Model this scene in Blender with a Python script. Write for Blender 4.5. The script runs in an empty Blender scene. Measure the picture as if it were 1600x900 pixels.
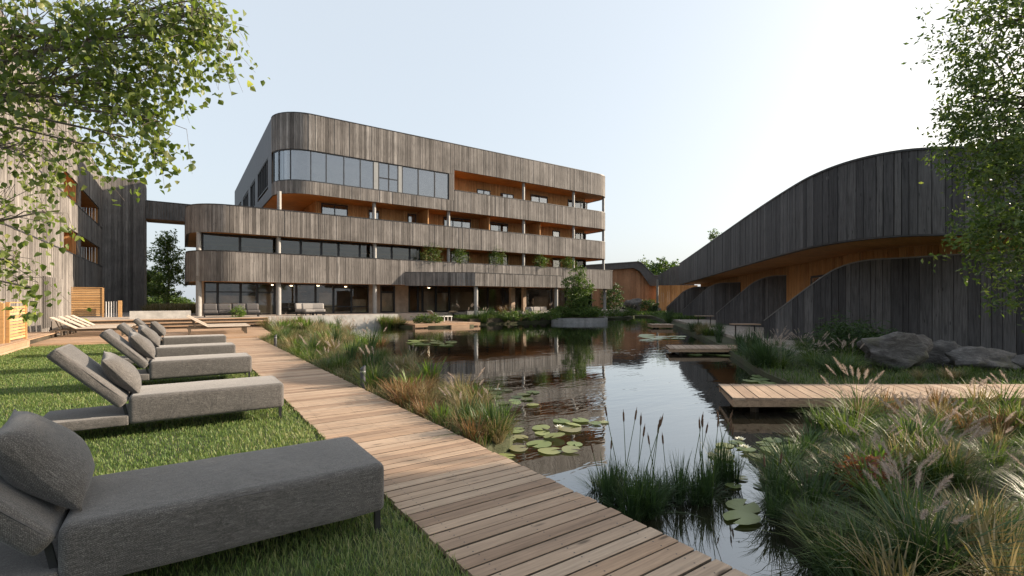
import bpy, bmesh, math, random
import numpy as np
from mathutils import Vector, Matrix
from mathutils.geometry import tessellate_polygon

# ------------------------------------------------------------------ camera, sky, sun, exposure
S = bpy.context.scene
COL = S.collection
F, U0, HZ, H = 750.0, 800.0, 469.7, 1.6         # focal length in photo pixels, centre, horizon row, eye height
YAW = math.atan((U0 - 282.0) / F)
cs, sn = math.cos(YAW), math.sin(YAW)
cam = bpy.data.cameras.new('camera'); camo = bpy.data.objects.new('camera', cam); COL.objects.link(camo)
cam.sensor_width = 36; cam.lens = 36 * F / 1600; cam.shift_y = (HZ - 450) / 1600
cam.clip_start = 0.05; cam.clip_end = 3000
camo.location = (0, 0, H); camo.rotation_euler = (math.radians(90), 0, -YAW)
S.camera = camo

SUN_EL = math.radians(20.0)
SUN_AZ_FROM_FACADE = math.radians(18.0)          # sun stands this far in front of the long facade's plane
sun_dir = Vector((math.cos(SUN_AZ_FROM_FACADE) * math.cos(SUN_EL), -math.sin(SUN_AZ_FROM_FACADE) * math.cos(SUN_EL), math.sin(SUN_EL)))
sl = bpy.data.lights.new('sun', 'SUN'); sl.energy = 5.0; sl.angle = math.radians(0.6); sl.color = (1.0, 0.83, 0.65)
so = bpy.data.objects.new('sun', sl); COL.objects.link(so)
so.rotation_euler = sun_dir.to_track_quat('Z', 'Y').to_euler()
so.location = (30, -20, 40)
W = bpy.data.worlds.new('World'); S.world = W; W.use_nodes = True
wn = W.node_tree; bgn = wn.nodes['Background']
sky = wn.nodes.new('ShaderNodeTexSky'); sky.sky_type = 'NISHITA'; sky.sun_disc = False
sky.sun_elevation = SUN_EL; sky.sun_rotation = math.atan2(sun_dir.x, sun_dir.y)
sky.air_density = 1.0; sky.dust_density = 4.5; sky.ozone_density = 1.4; sky.altitude = 0
veil = wn.nodes.new('ShaderNodeMix'); veil.data_type = 'RGBA'; veil.blend_type = 'ADD'; veil.inputs[0].default_value = 1.0
dim = wn.nodes.new('ShaderNodeMix'); dim.data_type = 'RGBA'; dim.blend_type = 'MULTIPLY'; dim.inputs[0].default_value = 1.0; dim.inputs[7].default_value = (0.26, 0.255, 0.235, 1)
wn.links.new(sky.outputs[0], dim.inputs[6]); wn.links.new(dim.outputs[2], veil.inputs[6]); veil.inputs[7].default_value = (1.88, 2.04, 2.20, 1)      # thin even haze over the whole sky
wn.links.new(veil.outputs[2], bgn.inputs[0]); bgn.inputs[1].default_value = 0.15
S.view_settings.view_transform = 'Standard'; S.view_settings.look = 'None'
S.view_settings.exposure = 1.12; S.view_settings.gamma = 1.0
S.cycles.use_denoising = True
S.cycles.max_bounces = 8; S.cycles.transparent_max_bounces = 12; S.cycles.diffuse_bounces = 3
S.cycles.glossy_bounces = 4; S.cycles.transmission_bounces = 4
S.cycles.caustics_reflective = False; S.cycles.caustics_refractive = False

# ------------------------------------------------------------------ pixel <-> place helpers
def cw(xc, zc, z=0.0):                            # camera-aligned ground coordinates to world
    return Vector((xc * cs + zc * sn, -xc * sn + zc * cs, z))
def G(u, v, z=0.0):                               # pixel seen on the horizontal plane z
    t = (H - z) * F / (v - HZ); return cw((u - U0) / F * t, t, z)
def D(u, v, d):                                   # pixel at depth d
    p = cw((u - U0) / F * d, d); p.z = H + (HZ - v) / F * d; return p
def FX(u, Y):                                     # X where column u meets the plane y = Y
    a = (u - U0) / F; return (a * cs + sn) * Y / (-a * sn + cs)
def FZ(u, v, Y):
    a = (u - U0) / F; return H + (HZ - v) / F * Y / (-a * sn + cs)
def SY(u, X):
    a = (u - U0) / F; return (-a * sn + cs) * X / (a * cs + sn)
def project(P):
    xc = P[:, 0] * cs - P[:, 1] * sn; zc = P[:, 0] * sn + P[:, 1] * cs
    return xc, zc

# ------------------------------------------------------------------ materials
MATS = {}
def newmat(name):
    m = bpy.data.materials.new(name); m.use_nodes = True; MATS[name] = m
    nt = m.node_tree; nt.nodes.clear()
    out = nt.nodes.new('ShaderNodeOutputMaterial')
    return m, nt, out
class NB:
    def __init__(s, nt): s.nt = nt
    def n(s, t, **kw):
        x = s.nt.nodes.new(t)
        for k, v in kw.items():
            setattr(x, k, v)
        return x
    def l(s, a, b): s.nt.links.new(a, b)
    def math(s, op, a, b=None, clamp=False):
        x = s.n('ShaderNodeMath', operation=op, use_clamp=clamp)
        for i, q in enumerate((a, b)):
            if q is None: continue
            if isinstance(q, (int, float)): x.inputs[i].default_value = q
            else: s.l(q, x.inputs[i])
        return x.outputs[0]
    def ramp(s, fac, stops):
        x = s.n('ShaderNodeValToRGB'); cr = x.color_ramp
        while len(cr.elements) < len(stops): cr.elements.new(0.5)
        for e, (p, c) in zip(cr.elements, stops):
            e.position = p; e.color = (c[0], c[1], c[2], 1) if not isinstance(c, (int, float)) else (c, c, c, 1)
        s.l(fac, x.inputs[0]); return x.outputs[0]
    def mix(s, mode, fac, a, b):
        x = s.n('ShaderNodeMix', data_type='RGBA', blend_type=mode)
        for sock, q in ((x.inputs[0], fac), (x.inputs[6], a), (x.inputs[7], b)):
            if isinstance(q, (int, float)): sock.default_value = q
            elif isinstance(q, tuple): sock.default_value = (q[0], q[1], q[2], 1)
            else: s.l(q, sock)
        return x.outputs[2]
    def noise(s, vec, scale, detail=4, rough=0.55, dist=0.0):
        x = s.n('ShaderNodeTexNoise'); x.inputs['Scale'].default_value = scale
        x.inputs['Detail'].default_value = detail; x.inputs['Roughness'].default_value = rough
        x.inputs['Distortion'].default_value = dist
        s.l(vec, x.inputs['Vector']); return x.outputs[0]
    def mapping(s, vec, scale=(1, 1, 1), rot=(0, 0, 0)):
        x = s.n('ShaderNodeMapping'); x.inputs['Scale'].default_value = scale; x.inputs['Rotation'].default_value = rot
        s.l(vec, x.inputs['Vector']); return x.outputs[0]
    def bump(s, h, strength, dist=0.01):
        x = s.n('ShaderNodeBump'); x.inputs['Strength'].default_value = strength; x.inputs['Distance'].default_value = dist
        s.l(h, x.inputs['Height']); return x.outputs[0]
    def rnd(s, src):
        if src == 'obj': return s.n('ShaderNodeObjectInfo').outputs['Random']
        return s.n('ShaderNodeAttribute', attribute_name='rnd').outputs['Fac']
def wood(name, cols, axis='z', src='attr', rough=0.8, bump=0.25, grain=0.5, knots=True, stain=0.25, stainscale=0.6):
    m, nt, out = newmat(name); b = NB(nt)
    r = b.rnd(src)
    co = b.n('ShaderNodeTexCoord').outputs['Object']
    off = b.n('ShaderNodeVectorMath', operation='ADD'); b.l(co, off.inputs[0])
    cx = b.n('ShaderNodeCombineXYZ')
    for i, k in enumerate((37.0, 53.0, 71.0)): b.l(b.math('MULTIPLY', r, k), cx.inputs[i])
    b.l(cx.outputs[0], off.inputs[1]); v = off.outputs[0]
    long_, cross = 1.3, 26.0
    sc = {'z': (cross, cross, long_), 'x': (long_, cross, cross), 'y': (cross, long_, cross)}[axis]
    g = b.noise(b.mapping(v, sc), 1.0, 6, 0.62, 0.6)
    g2 = b.noise(b.mapping(v, tuple(k * 3.1 for k in sc)), 1.0, 3, 0.6)
    base = b.ramp(r, [(i / (len(cols) - 1), c) for i, c in enumerate(cols)])
    gm = b.ramp(g, [(0.25, 1 - grain), (0.5, 1.0), (0.75, 1 + grain * 0.55)])
    c = b.mix('MULTIPLY', 1.0, base, gm)
    c = b.mix('MULTIPLY', 0.5, c, b.ramp(g2, [(0.3, 0.65), (0.7, 1.2)]))
    if stain:
        st = b.noise(co, stainscale, 3, 0.6)
        c = b.mix('MULTIPLY', 1.0, c, b.ramp(st, [(0.3, 1 - stain), (0.7, 1 + stain * 0.5)]))
    if knots:
        k = {'z': (7, 7, 1.6), 'x': (1.6, 7, 7), 'y': (7, 1.6, 7)}[axis]
        vo = b.n('ShaderNodeTexVoronoi'); vo.inputs['Scale'].default_value = 1.0
        b.l(b.mapping(v, k), vo.inputs['Vector'])
        c = b.mix('MULTIPLY', 1.0, c, b.ramp(vo.outputs['Distance'], [(0.05, 0.35), (0.13, 1.0)]))
    p = b.n('ShaderNodeBsdfPrincipled'); b.l(c, p.inputs['Base Color'])
    p.inputs['Roughness'].default_value = rough; p.inputs['Specular IOR Level'].default_value = 0.25
    b.l(b.bump(b.math('ADD', g, b.math('MULTIPLY', g2, 0.4)), bump, 0.006), p.inputs['Normal'])
    b.l(p.outputs[0], out.inputs[0]); return m
def plain(name, col, rough=0.6, metal=0.0, nscale=6.0, var=0.15, bump=0.0, spec=0.5):
    m, nt, out = newmat(name); b = NB(nt)
    co = b.n('ShaderNodeTexCoord').outputs['Object']
    n1 = b.noise(co, nscale, 6, 0.6)
    c = b.mix('MULTIPLY', 1.0, col, b.ramp(n1, [(0.3, 1 - var), (0.7, 1 + var)]))
    p = b.n('ShaderNodeBsdfPrincipled'); b.l(c, p.inputs['Base Color'])
    p.inputs['Roughness'].default_value = rough; p.inputs['Metallic'].default_value = metal
    p.inputs['Specular IOR Level'].default_value = spec
    if bump:
        b.l(b.bump(b.noise(co, nscale * 4, 6, 0.65), bump, 0.02), p.inputs['Normal'])
    b.l(p.outputs[0], out.inputs[0]); return m
def leafmat(name, cols, src='attr', trans=0.35, rough=0.5, spec=0.3, tint=(1.5, 1.6, 0.7)):
    m, nt, out = newmat(name); b = NB(nt)
    c = b.ramp(b.rnd(src), [(i / (len(cols) - 1), k) for i, k in enumerate(cols)])
    p = b.n('ShaderNodeBsdfPrincipled'); b.l(c, p.inputs['Base Color']); p.inputs['Roughness'].default_value = rough
    p.inputs['Specular IOR Level'].default_value = spec
    t = b.n('ShaderNodeBsdfTranslucent'); b.l(b.mix('MULTIPLY', 1.0, c, tint), t.inputs[0])
    x = b.n('ShaderNodeMixShader'); x.inputs[0].default_value = trans
    b.l(p.outputs[0], x.inputs[1]); b.l(t.outputs[0], x.inputs[2]); b.l(x.outputs[0], out.inputs[0]); return m

GREYW = [(0.095, 0.087, 0.081), (0.150, 0.138, 0.129), (0.190, 0.176, 0.165), (0.232, 0.216, 0.203), (0.31, 0.291, 0.275)]
wood('grey_cladding', GREYW, 'z', 'attr', 0.85, 0.35, 0.6, True, 0.3)
DARKW = [(0.052, 0.050, 0.052), (0.076, 0.073, 0.075), (0.098, 0.094, 0.095), (0.126, 0.120, 0.120)]
wood('charred_joined', DARKW, 'z', 'attr', 0.75, 0.5, 0.55, True, 0.2)
wood('charred_board', DARKW, 'z', 'obj', 0.75, 0.8, 0.75, True, 0.25)
LARCH = [(0.40, 0.195, 0.075), (0.47, 0.24, 0.095), (0.54, 0.285, 0.12), (0.60, 0.335, 0.15)]
wood('larch_wall', LARCH, 'z', 'attr', 0.65, 0.2, 0.4, True, 0.15)
wood('larch_soffit', [(0.54, 0.255, 0.088), (0.62, 0.32, 0.125)], 'x', 'attr', 0.6, 0.2, 0.5, False, 0.2)
wood('far_wood', [(0.26, 0.135, 0.075), (0.32, 0.17, 0.095), (0.36, 0.20, 0.115)], 'z', 'attr', 0.75, 0.2, 0.4, False, 0.2)
DECKC = [(0.285, 0.195, 0.135), (0.35, 0.248, 0.175), (0.405, 0.296, 0.212), (0.45, 0.34, 0.25), (0.37, 0.245, 0.16)]
wood('deck_plank', DECKC, 'x', 'obj', 0.7, 0.4, 0.30, True, 0.16, 1.1)
wood('deck_joined', [(0.36, 0.235, 0.15), (0.43, 0.295, 0.195), (0.48, 0.34, 0.235)], 'x', 'attr', 0.7, 0.3, 0.4, False, 0.2)
wood('slat_wood', [(0.42, 0.235, 0.095), (0.52, 0.315, 0.145), (0.60, 0.385, 0.19)], 'x', 'obj', 0.6, 0.2, 0.35, True, 0.15)
wood('pale_slat', [(0.40, 0.335, 0.27), (0.48, 0.41, 0.34), (0.54, 0.47, 0.40)], 'x', 'obj', 0.6, 0.2, 0.3, False, 0.1)
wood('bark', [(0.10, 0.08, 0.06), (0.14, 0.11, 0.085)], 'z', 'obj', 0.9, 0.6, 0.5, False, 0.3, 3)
plain('birch_bark', (0.15, 0.125, 0.105), 0.8, 0, 14, 0.4, 0.3)
plain('dark_metal', (0.028, 0.028, 0.030), 0.45, 0.3, 8, 0.1)
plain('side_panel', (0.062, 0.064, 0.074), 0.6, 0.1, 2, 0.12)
plain('grey_panel', (0.26, 0.27, 0.27), 0.5, 0.1, 4, 0.08)
plain('column_paint', (0.27, 0.265, 0.255), 0.6, 0, 5, 0.1)
plain('concrete', (0.42, 0.41, 0.39), 0.85, 0, 3, 0.22, 0.2)
plain('concrete_dark', (0.29, 0.285, 0.28), 0.85, 0, 3, 0.25, 0.2)
plain('cap_metal', (0.15, 0.148, 0.145), 0.5, 0.3, 6, 0.1)
plain('render_white', (0.62, 0.60, 0.57), 0.8, 0, 3, 0.08)
plain('interior', (0.40, 0.31, 0.23), 0.8, 0, 1.2, 0.35)
plain('interior_pale', (0.56, 0.42, 0.31), 0.8, 0, 0.9, 0.3)
plain('slab_grey', (0.12, 0.115, 0.11), 0.8, 0, 2, 0.1)
plain('curtain', (0.46, 0.39, 0.36), 0.9, 0, 1.5, 0.3)
plain('soil', (0.055, 0.045, 0.030), 0.95, 0, 1.5, 0.5, 0.6)
plain('paving', (0.36, 0.31, 0.265), 0.85, 0, 1.4, 0.2, 0.2)
plain('white_paint', (0.72, 0.71, 0.69), 0.5, 0, 3, 0.05)
plain('seat_dark', (0.085, 0.08, 0.08), 0.9, 0, 40, 0.2)
plain('seat_pale', (0.27, 0.255, 0.24), 0.9, 0, 30, 0.15)
plain('cattail_brown', (0.11, 0.062, 0.035), 0.95, 0, 60, 0.3)
plain('flower_white', (0.78, 0.76, 0.62), 0.6, 0, 20, 0.1)
plain('bowl', (0.45, 0.38, 0.28), 0.6, 0, 10, 0.1)

# fabric: twill weave
m, nt, out = newmat('fabric'); b = NB(nt)
co = b.n('ShaderNodeTexCoord').outputs['Object']
def wave(vec, scale, dist):
    w = b.n('ShaderNodeTexWave', wave_type='BANDS', bands_direction='DIAGONAL'); w.inputs['Scale'].default_value = scale
    w.inputs['Distortion'].default_value = dist; w.inputs['Detail'].default_value = 2; b.l(vec, w.inputs['Vector']); return w.outputs[1]
w1 = wave(co, 60, 1.2); n1 = b.noise(co, 210, 4, 0.75); n2 = b.noise(co, 2.5, 3, 0.5)
threads = b.noise(b.mapping(co, (16, 260, 260)), 1.0, 3, 0.6)
h1 = b.math('ADD', b.math('MULTIPLY', w1, 0.08), b.math('MULTIPLY', n1, 1.05))
h2 = b.math('ADD', h1, b.math('MULTIPLY', threads, 0.5))
c = b.ramp(h2, [(0.35, (0.017, 0.0165, 0.0165)), (0.8, (0.070, 0.066, 0.063)), (1.1, (0.20, 0.188, 0.178))])
c = b.mix('MULTIPLY', 1.0, c, b.ramp(n2, [(0.3, 0.88), (0.7, 1.12)]))
p = b.n('ShaderNodeBsdfPrincipled'); b.l(c, p.inputs['Base Color']); p.inputs['Roughness'].default_value = 0.95
p.inputs['Specular IOR Level'].default_value = 0.15; p.inputs['Sheen Weight'].default_value = 0.25; p.inputs['Sheen Roughness'].default_value = 0.5
wr = b.n('ShaderNodeBump'); wr.inputs['Strength'].default_value = 0.35; wr.inputs['Distance'].default_value = 0.03
b.l(b.noise(b.mapping(co, (5, 2.2, 4)), 1.0, 4, 0.6, 1.0), wr.inputs['Height'])
fb = b.n('ShaderNodeBump'); fb.inputs['Strength'].default_value = 0.5; fb.inputs['Distance'].default_value = 0.003
b.l(h2, fb.inputs['Height']); b.l(wr.outputs[0], fb.inputs['Normal']); b.l(fb.outputs[0], p.inputs['Normal']); b.l(p.outputs[0], out.inputs[0])

# window glass: see-through with a mirror share
def glass(name, base, tint):
    m, nt, out = newmat(name); b = NB(nt)
    lw = b.n('ShaderNodeFresnel'); lw.inputs[0].default_value = 1.5
    fac = b.math('ADD', b.math('MULTIPLY', lw.outputs[0], 1.0), base, True)
    t = b.n('ShaderNodeBsdfTransparent'); t.inputs[0].default_value = (*tint, 1)
    g = b.n('ShaderNodeBsdfGlossy'); g.inputs['Roughness'].default_value = 0.0; g.inputs[0].default_value = (0.9, 0.92, 0.95, 1)
    x = b.n('ShaderNodeMixShader'); b.l(fac, x.inputs[0]); b.l(t.outputs[0], x.inputs[1]); b.l(g.outputs[0], x.inputs[2])
    b.l(x.outputs[0], out.inputs[0])
glass('glass_clear', 0.02, (0.90, 0.90, 0.87)); glass('glass_mirror', 0.20, (0.7, 0.68, 0.66)); glass('glass_rail', 0.10, (0.85, 0.9, 0.88))

# pond water
m, nt, out = newmat('water'); b = NB(nt)
co = b.n('ShaderNodeTexCoord').outputs['Object']
na = b.noise(b.mapping(co, (1.0, 1.0, 1), (0, 0, -YAW)), 1.0, 2, 0.5)
rip = b.noise(b.mapping(co, (0.55, 1.5, 1), (0, 0, YAW)), 1.5, 3, 0.5, 0.4)
rip2 = b.noise(b.mapping(co, (1.2, 3.0, 1), (0, 0, YAW)), 2.6, 2, 0.5, 0.3)
calm = b.ramp(b.noise(co, 0.13, 2, 0.5), [(0.42, 0.25), (0.6, 1.0)])
hh = b.math('MULTIPLY', b.math('ADD', rip, b.math('MULTIPLY', rip2, 0.35)), calm)
bn = b.bump(hh, 0.16, 0.06)
fr = b.n('ShaderNodeFresnel'); fr.inputs[0].default_value = 1.55; b.l(bn, fr.inputs['Normal'])
fac = b.math('ADD', b.math('MULTIPLY', fr.outputs[0], 1.0), 0.20, True)
di = b.n('ShaderNodeBsdfDiffuse'); di.inputs[0].default_value = (0.018, 0.016, 0.011, 1)
gl = b.n('ShaderNodeBsdfGlossy'); gl.inputs['Roughness'].default_value = 0.015; gl.inputs[0].default_value = (0.93, 0.95, 0.97, 1); b.l(bn, gl.inputs['Normal'])
x = b.n('ShaderNodeMixShader'); b.l(fac, x.inputs[0]); b.l(di.outputs[0], x.inputs[1]); b.l(gl.outputs[0], x.inputs[2]); b.l(x.outputs[0], out.inputs[0])

# rock
m, nt, out = newmat('rock'); b = NB(nt)
co = b.n('ShaderNodeTexCoord').outputs['Object']
n1 = b.noise(b.mapping(co, (1, 1, 2.5)), 2.2, 8, 0.65, 1.5); n2 = b.noise(co, 9, 6, 0.7)
c = b.ramp(n1, [(0.3, (0.035, 0.032, 0.031)), (0.5, (0.085, 0.079, 0.077)), (0.72, (0.18, 0.168, 0.16))])
c = b.mix('MIX', b.ramp(b.noise(co, 1.7, 4, 0.6), [(0.52, 0.0), (0.7, 0.55)]), c, (0.10, 0.095, 0.035))
p = b.n('ShaderNodeBsdfPrincipled'); b.l(c, p.inputs['Base Color']); p.inputs['Roughness'].default_value = 0.9
b.l(b.bump(b.math('ADD', n1, b.math('MULTIPLY', n2, 0.5)), 0.8, 0.06), p.inputs['Normal']); b.l(p.outputs[0], out.inputs[0])
# ground under the plants and lawn soil
for nm, c0, c1, c2 in (('ground', (0.035, 0.032, 0.018), (0.055, 0.055, 0.026), (0.05, 0.07, 0.025)), ('lawn_soil', (0.035, 0.045, 0.016), (0.05, 0.075, 0.022), (0.07, 0.085, 0.032))):
    m, nt, out = newmat(nm); b = NB(nt)
    co = b.n('ShaderNodeTexCoord').outputs['Object']
    n1 = b.noise(co, 0.9, 8, 0.65)
    p = b.n('ShaderNodeBsdfPrincipled'); b.l(b.ramp(n1, [(0.3, c0), (0.5, c1), (0.7, c2)]), p.inputs['Base Color']); p.inputs['Roughness'].default_value = 0.95
    b.l(b.bump(b.noise(co, 14, 6, 0.7), 0.7, 0.05), p.inputs['Normal']); b.l(p.outputs[0], out.inputs[0])
leafmat('lawn_blade', [(0.064, 0.114, 0.030), (0.100, 0.168, 0.044), (0.148, 0.212, 0.062), (0.205, 0.245, 0.090), (0.30, 0.285, 0.15)], 'attr', 0.3)
leafmat('sedge_green', [(0.032, 0.060, 0.018), (0.058, 0.10, 0.026), (0.095, 0.14, 0.036), (0.17, 0.19, 0.065)], 'attr', 0.3)
leafmat('reed_green', [(0.022, 0.045, 0.018), (0.04, 0.075, 0.028), (0.06, 0.10, 0.035)], 'attr', 0.25)
leafmat('iris_green', [(0.05, 0.10, 0.02), (0.10, 0.17, 0.03), (0.17, 0.22, 0.05)], 'attr', 0.35)
leafmat('dry_grass', [(0.13, 0.12, 0.045), (0.20, 0.165, 0.08), (0.28, 0.23, 0.135), (0.36, 0.30, 0.19)], 'attr', 0.3, .6, .2, (1.2, 1.15, .85))
leafmat('rust_grass', [(0.11, 0.10, 0.035), (0.20, 0.115, 0.055), (0.24, 0.125, 0.07), (0.30, 0.24, 0.12)], 'attr', 0.3, .6, .2, (1.2, 1.15, .85))
leafmat('plume', [(0.32, 0.26, 0.225), (0.44, 0.37, 0.325), (0.54, 0.475, 0.42)], 'attr', 0.4, .7, .1, (1.05, 1.0, .95))
leafmat('birch_leaf', [(0.062, 0.096, 0.024), (0.11, 0.155, 0.038), (0.20, 0.24, 0.075), (0.33, 0.34, 0.14)], 'attr', 0.5, 0.42, 0.4)
leafmat('birch_leaf_single', [(0.048, 0.080, 0.018), (0.080, 0.122, 0.026), (0.125, 0.165, 0.042), (0.21, 0.23, 0.085)], 'obj', 0.38, 0.42, 0.4)
leafmat('ash_leaf', [(0.042, 0.075, 0.022), (0.068, 0.11, 0.03), (0.125, 0.17, 0.048), (0.22, 0.25, 0.08)], 'attr', 0.4, 0.42, 0.4)
leafmat('dark_leaf', [(0.020, 0.042, 0.016), (0.035, 0.065, 0.022), (0.055, 0.09, 0.03)], 'attr', 0.3)
leafmat('shrub_leaf', [(0.035, 0.075, 0.018), (0.06, 0.11, 0.025), (0.10, 0.15, 0.035), (0.15, 0.18, 0.05)], 'attr', 0.3)
leafmat('red_leaf', [(0.14, 0.05, 0.03), (0.20, 0.075, 0.045), (0.13, 0.09, 0.04)], 'attr', 0.3)
leafmat('lily_pad', [(0.11, 0.155, 0.06), (0.17, 0.215, 0.075), (0.25, 0.28, 0.11), (0.19, 0.18, 0.09)], 'obj', 0.12, 0.35, 0.5)

m, nt, out = newmat('lamp_glow'); b = NB(nt); em = b.n('ShaderNodeEmission'); em.inputs[0].default_value = (1.0, .80, .55, 1); em.inputs[1].default_value = 6.0; b.l(em.outputs[0], out.inputs[0])
# ------------------------------------------------------------------ object helpers
rng = np.random.default_rng(11); R = random.Random(5)
class MB:
    def __init__(s): s.v = []; s.f = []; s.r = []; s.cr = 0.5
    def add(s, vs, fs, r=None):
        o = len(s.v); s.v += [tuple(q) for q in vs]; s.f += [tuple(i + o for i in f) for f in fs]
        s.r += [s.cr if r is None else r] * len(vs); return s
    def hexa(s, p, r=None):                        # 8 corners: bottom ring 0-3 (counter-clockwise), top ring 4-7
        return s.add(p, [(3, 2, 1, 0), (4, 5, 6, 7), (0, 1, 5, 4), (1, 2, 6, 5), (2, 3, 7, 6), (3, 0, 4, 7)], r)
    def box(s, x0, x1, y0, y1, z0, z1, r=None):
        return s.hexa([(x0, y0, z0), (x1, y0, z0), (x1, y1, z0), (x0, y1, z0), (x0, y0, z1), (x1, y0, z1), (x1, y1, z1), (x0, y1, z1)], r)
    def bar(s, a, b, w, h, up=(0, 0, 1), r=None):  # a beam from a to b
        a, b = Vector(a), Vector(b); d = (b - a).normalized(); u = Vector(up)
        if abs(d.dot(u)) > 0.98: u = Vector((1, 0, 0))
        x = d.cross(u).normalized() * (w / 2); y = x.cross(d).normalized() * (h / 2)
        return s.hexa([a - x - y, a + x - y, b + x - y, b - x - y, a - x + y, a + x + y, b + x + y, b - x + y], r)
    def wallseg(s, a, b, z0, z1, th, r=None, z1b=None):   # upright slab between plan points, thickness to the left of a>b
        a, b = Vector(a[:2]), Vector(b[:2]); d = (b - a).normalized(); n = Vector((-d.y, d.x)) * th
        z1b = z1 if z1b is None else z1b
        q = [a, b, b + n, a + n]; t = [z1, z1b, z1b, z1]
        return s.hexa([(p.x, p.y, z0) for p in q] + [(p.x, p.y, z) for p, z in zip(q, t)], r)
    def prism(s, poly, z0, z1, r=None):
        n = len(poly); vs = [(p[0], p[1], z0) for p in poly] + [(p[0], p[1], z1) for p in poly]
        tri = tessellate_polygon([[Vector((p[0], p[1], 0)) for p in poly]])
        fs = [(a, b, c) for a, b, c in tri] + [(c + n, b + n, a + n) for a, b, c in tri]
        fs += [(i, (i + 1) % n, (i + 1) % n + n, i + n) for i in range(n)]
        return s.add(vs, fs, r)
    def tube(s, pts, rad, sides=7, r=None, cap=True):
        pts = [Vector(p) for p in pts]; n = len(pts); vs = []; fs = []
        rad = rad if hasattr(rad, '__len__') else [rad] * n
        pu = Vector((0.31, 0.87, 0.13)).normalized()
        for i, p in enumerate(pts):
            d = (pts[min(i + 1, n - 1)] - pts[max(i - 1, 0)]).normalized()
            x = d.cross(pu)
            if x.length < 0.05: x = d.cross(Vector((1, 0, 0)))
            x.normalize(); y = d.cross(x)
            for k in range(sides):
                a = 2 * math.pi * k / sides; vs.append(p + x * math.cos(a) * rad[i] + y * math.sin(a) * rad[i])
        for i in range(n - 1):
            for k in range(sides):
                k2 = (k + 1) % sides; fs.append((i * sides + k, i * sides + k2, (i + 1) * sides + k2, (i + 1) * sides + k))
        if cap: fs += [tuple(range(sides - 1, -1, -1)), tuple((n - 1) * sides + k for k in range(sides))]
        return s.add(vs, fs, r)
def fix_normals(me):
    bm = bmesh.new(); bm.from_mesh(me); bmesh.ops.recalc_face_normals(bm, faces=bm.faces); bm.to_mesh(me); bm.free()
WM = {}
def worldmat(o): return WM.get(o, Matrix.Identity(4))
def mesh_of(name, mb, mat, inv=None, smooth=False, recalc=True):
    me = bpy.data.meshes.new(name)
    vs = mb.v if inv is None else [tuple(inv @ Vector(q)) for q in mb.v]
    me.from_pydata(vs, [], mb.f)
    if recalc: fix_normals(me)
    at = me.attributes.new('rnd', 'FLOAT', 'POINT'); at.data.foreach_set('value', np.array(mb.r, dtype=np.float32))
    me.materials.append(MATS[mat])
    if smooth: me.polygons.foreach_set('use_smooth', [True] * len(me.polygons))
    return me
def obj(name, mb, mat, parent=None, smooth=False, recalc=True):   # builds from world coordinates
    inv = worldmat(parent).inverted() if parent else None
    o = bpy.data.objects.new(name, mesh_of(name, mb, mat, inv, smooth, recalc)); COL.objects.link(o)
    if parent: o.parent = parent; WM[o] = worldmat(parent)
    return o
def put(name, me, parent=None, loc=(0, 0, 0), rotz=0.0, scale=(1, 1, 1), rot=None):   # an object of shared mesh data, world placement
    o = bpy.data.objects.new(name, me); COL.objects.link(o)
    M = Matrix.Translation(loc) @ (rot if rot is not None else Matrix.Rotation(rotz, 4, 'Z')) @ Matrix.Diagonal((*scale, 1))
    if parent: o.parent = parent; o.matrix_local = worldmat(parent).inverted() @ M
    else: o.matrix_local = M
    WM[o] = M
    return o
def tag(o, label=None, cat=None, group=None, kind=None):
    if label: o['label'] = label
    if cat: o['category'] = cat
    if group: o['group'] = group
    if kind: o['kind'] = kind
    return o
def thing(name, label, cat, loc=(0, 0, 0), rotz=0.0, group=None):
    o = bpy.data.objects.new(name, None); COL.objects.link(o); o.empty_display_size = 0.3
    o.location = loc; o.rotation_euler = (0, 0, rotz)
    WM[o] = Matrix.Translation(loc) @ Matrix.Rotation(rotz, 4, 'Z')
    return tag(o, label, cat, group)
def struct(o): o['kind'] = 'structure'; return o
def copy_tree(root, loc, rotz, label, group=None):
    def cp(o, parent):
        c = o.copy(); COL.objects.link(c); c.parent = parent
        for ch in [q for q in KIDS.get(o, [])]: cp(ch, c)
        return c
    r = cp(root, None); r.location = loc; r.rotation_euler = (0, 0, rotz); r['label'] = label
    if group: r['group'] = group
    return r
KIDS = {}
def kids_of(root):                                # remember the children once, for copying
    def rec(o):
        KIDS[o] = list(o.children)
        for c in o.children: rec(c)
    bpy.context.view_layer.update(); rec(root)

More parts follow.
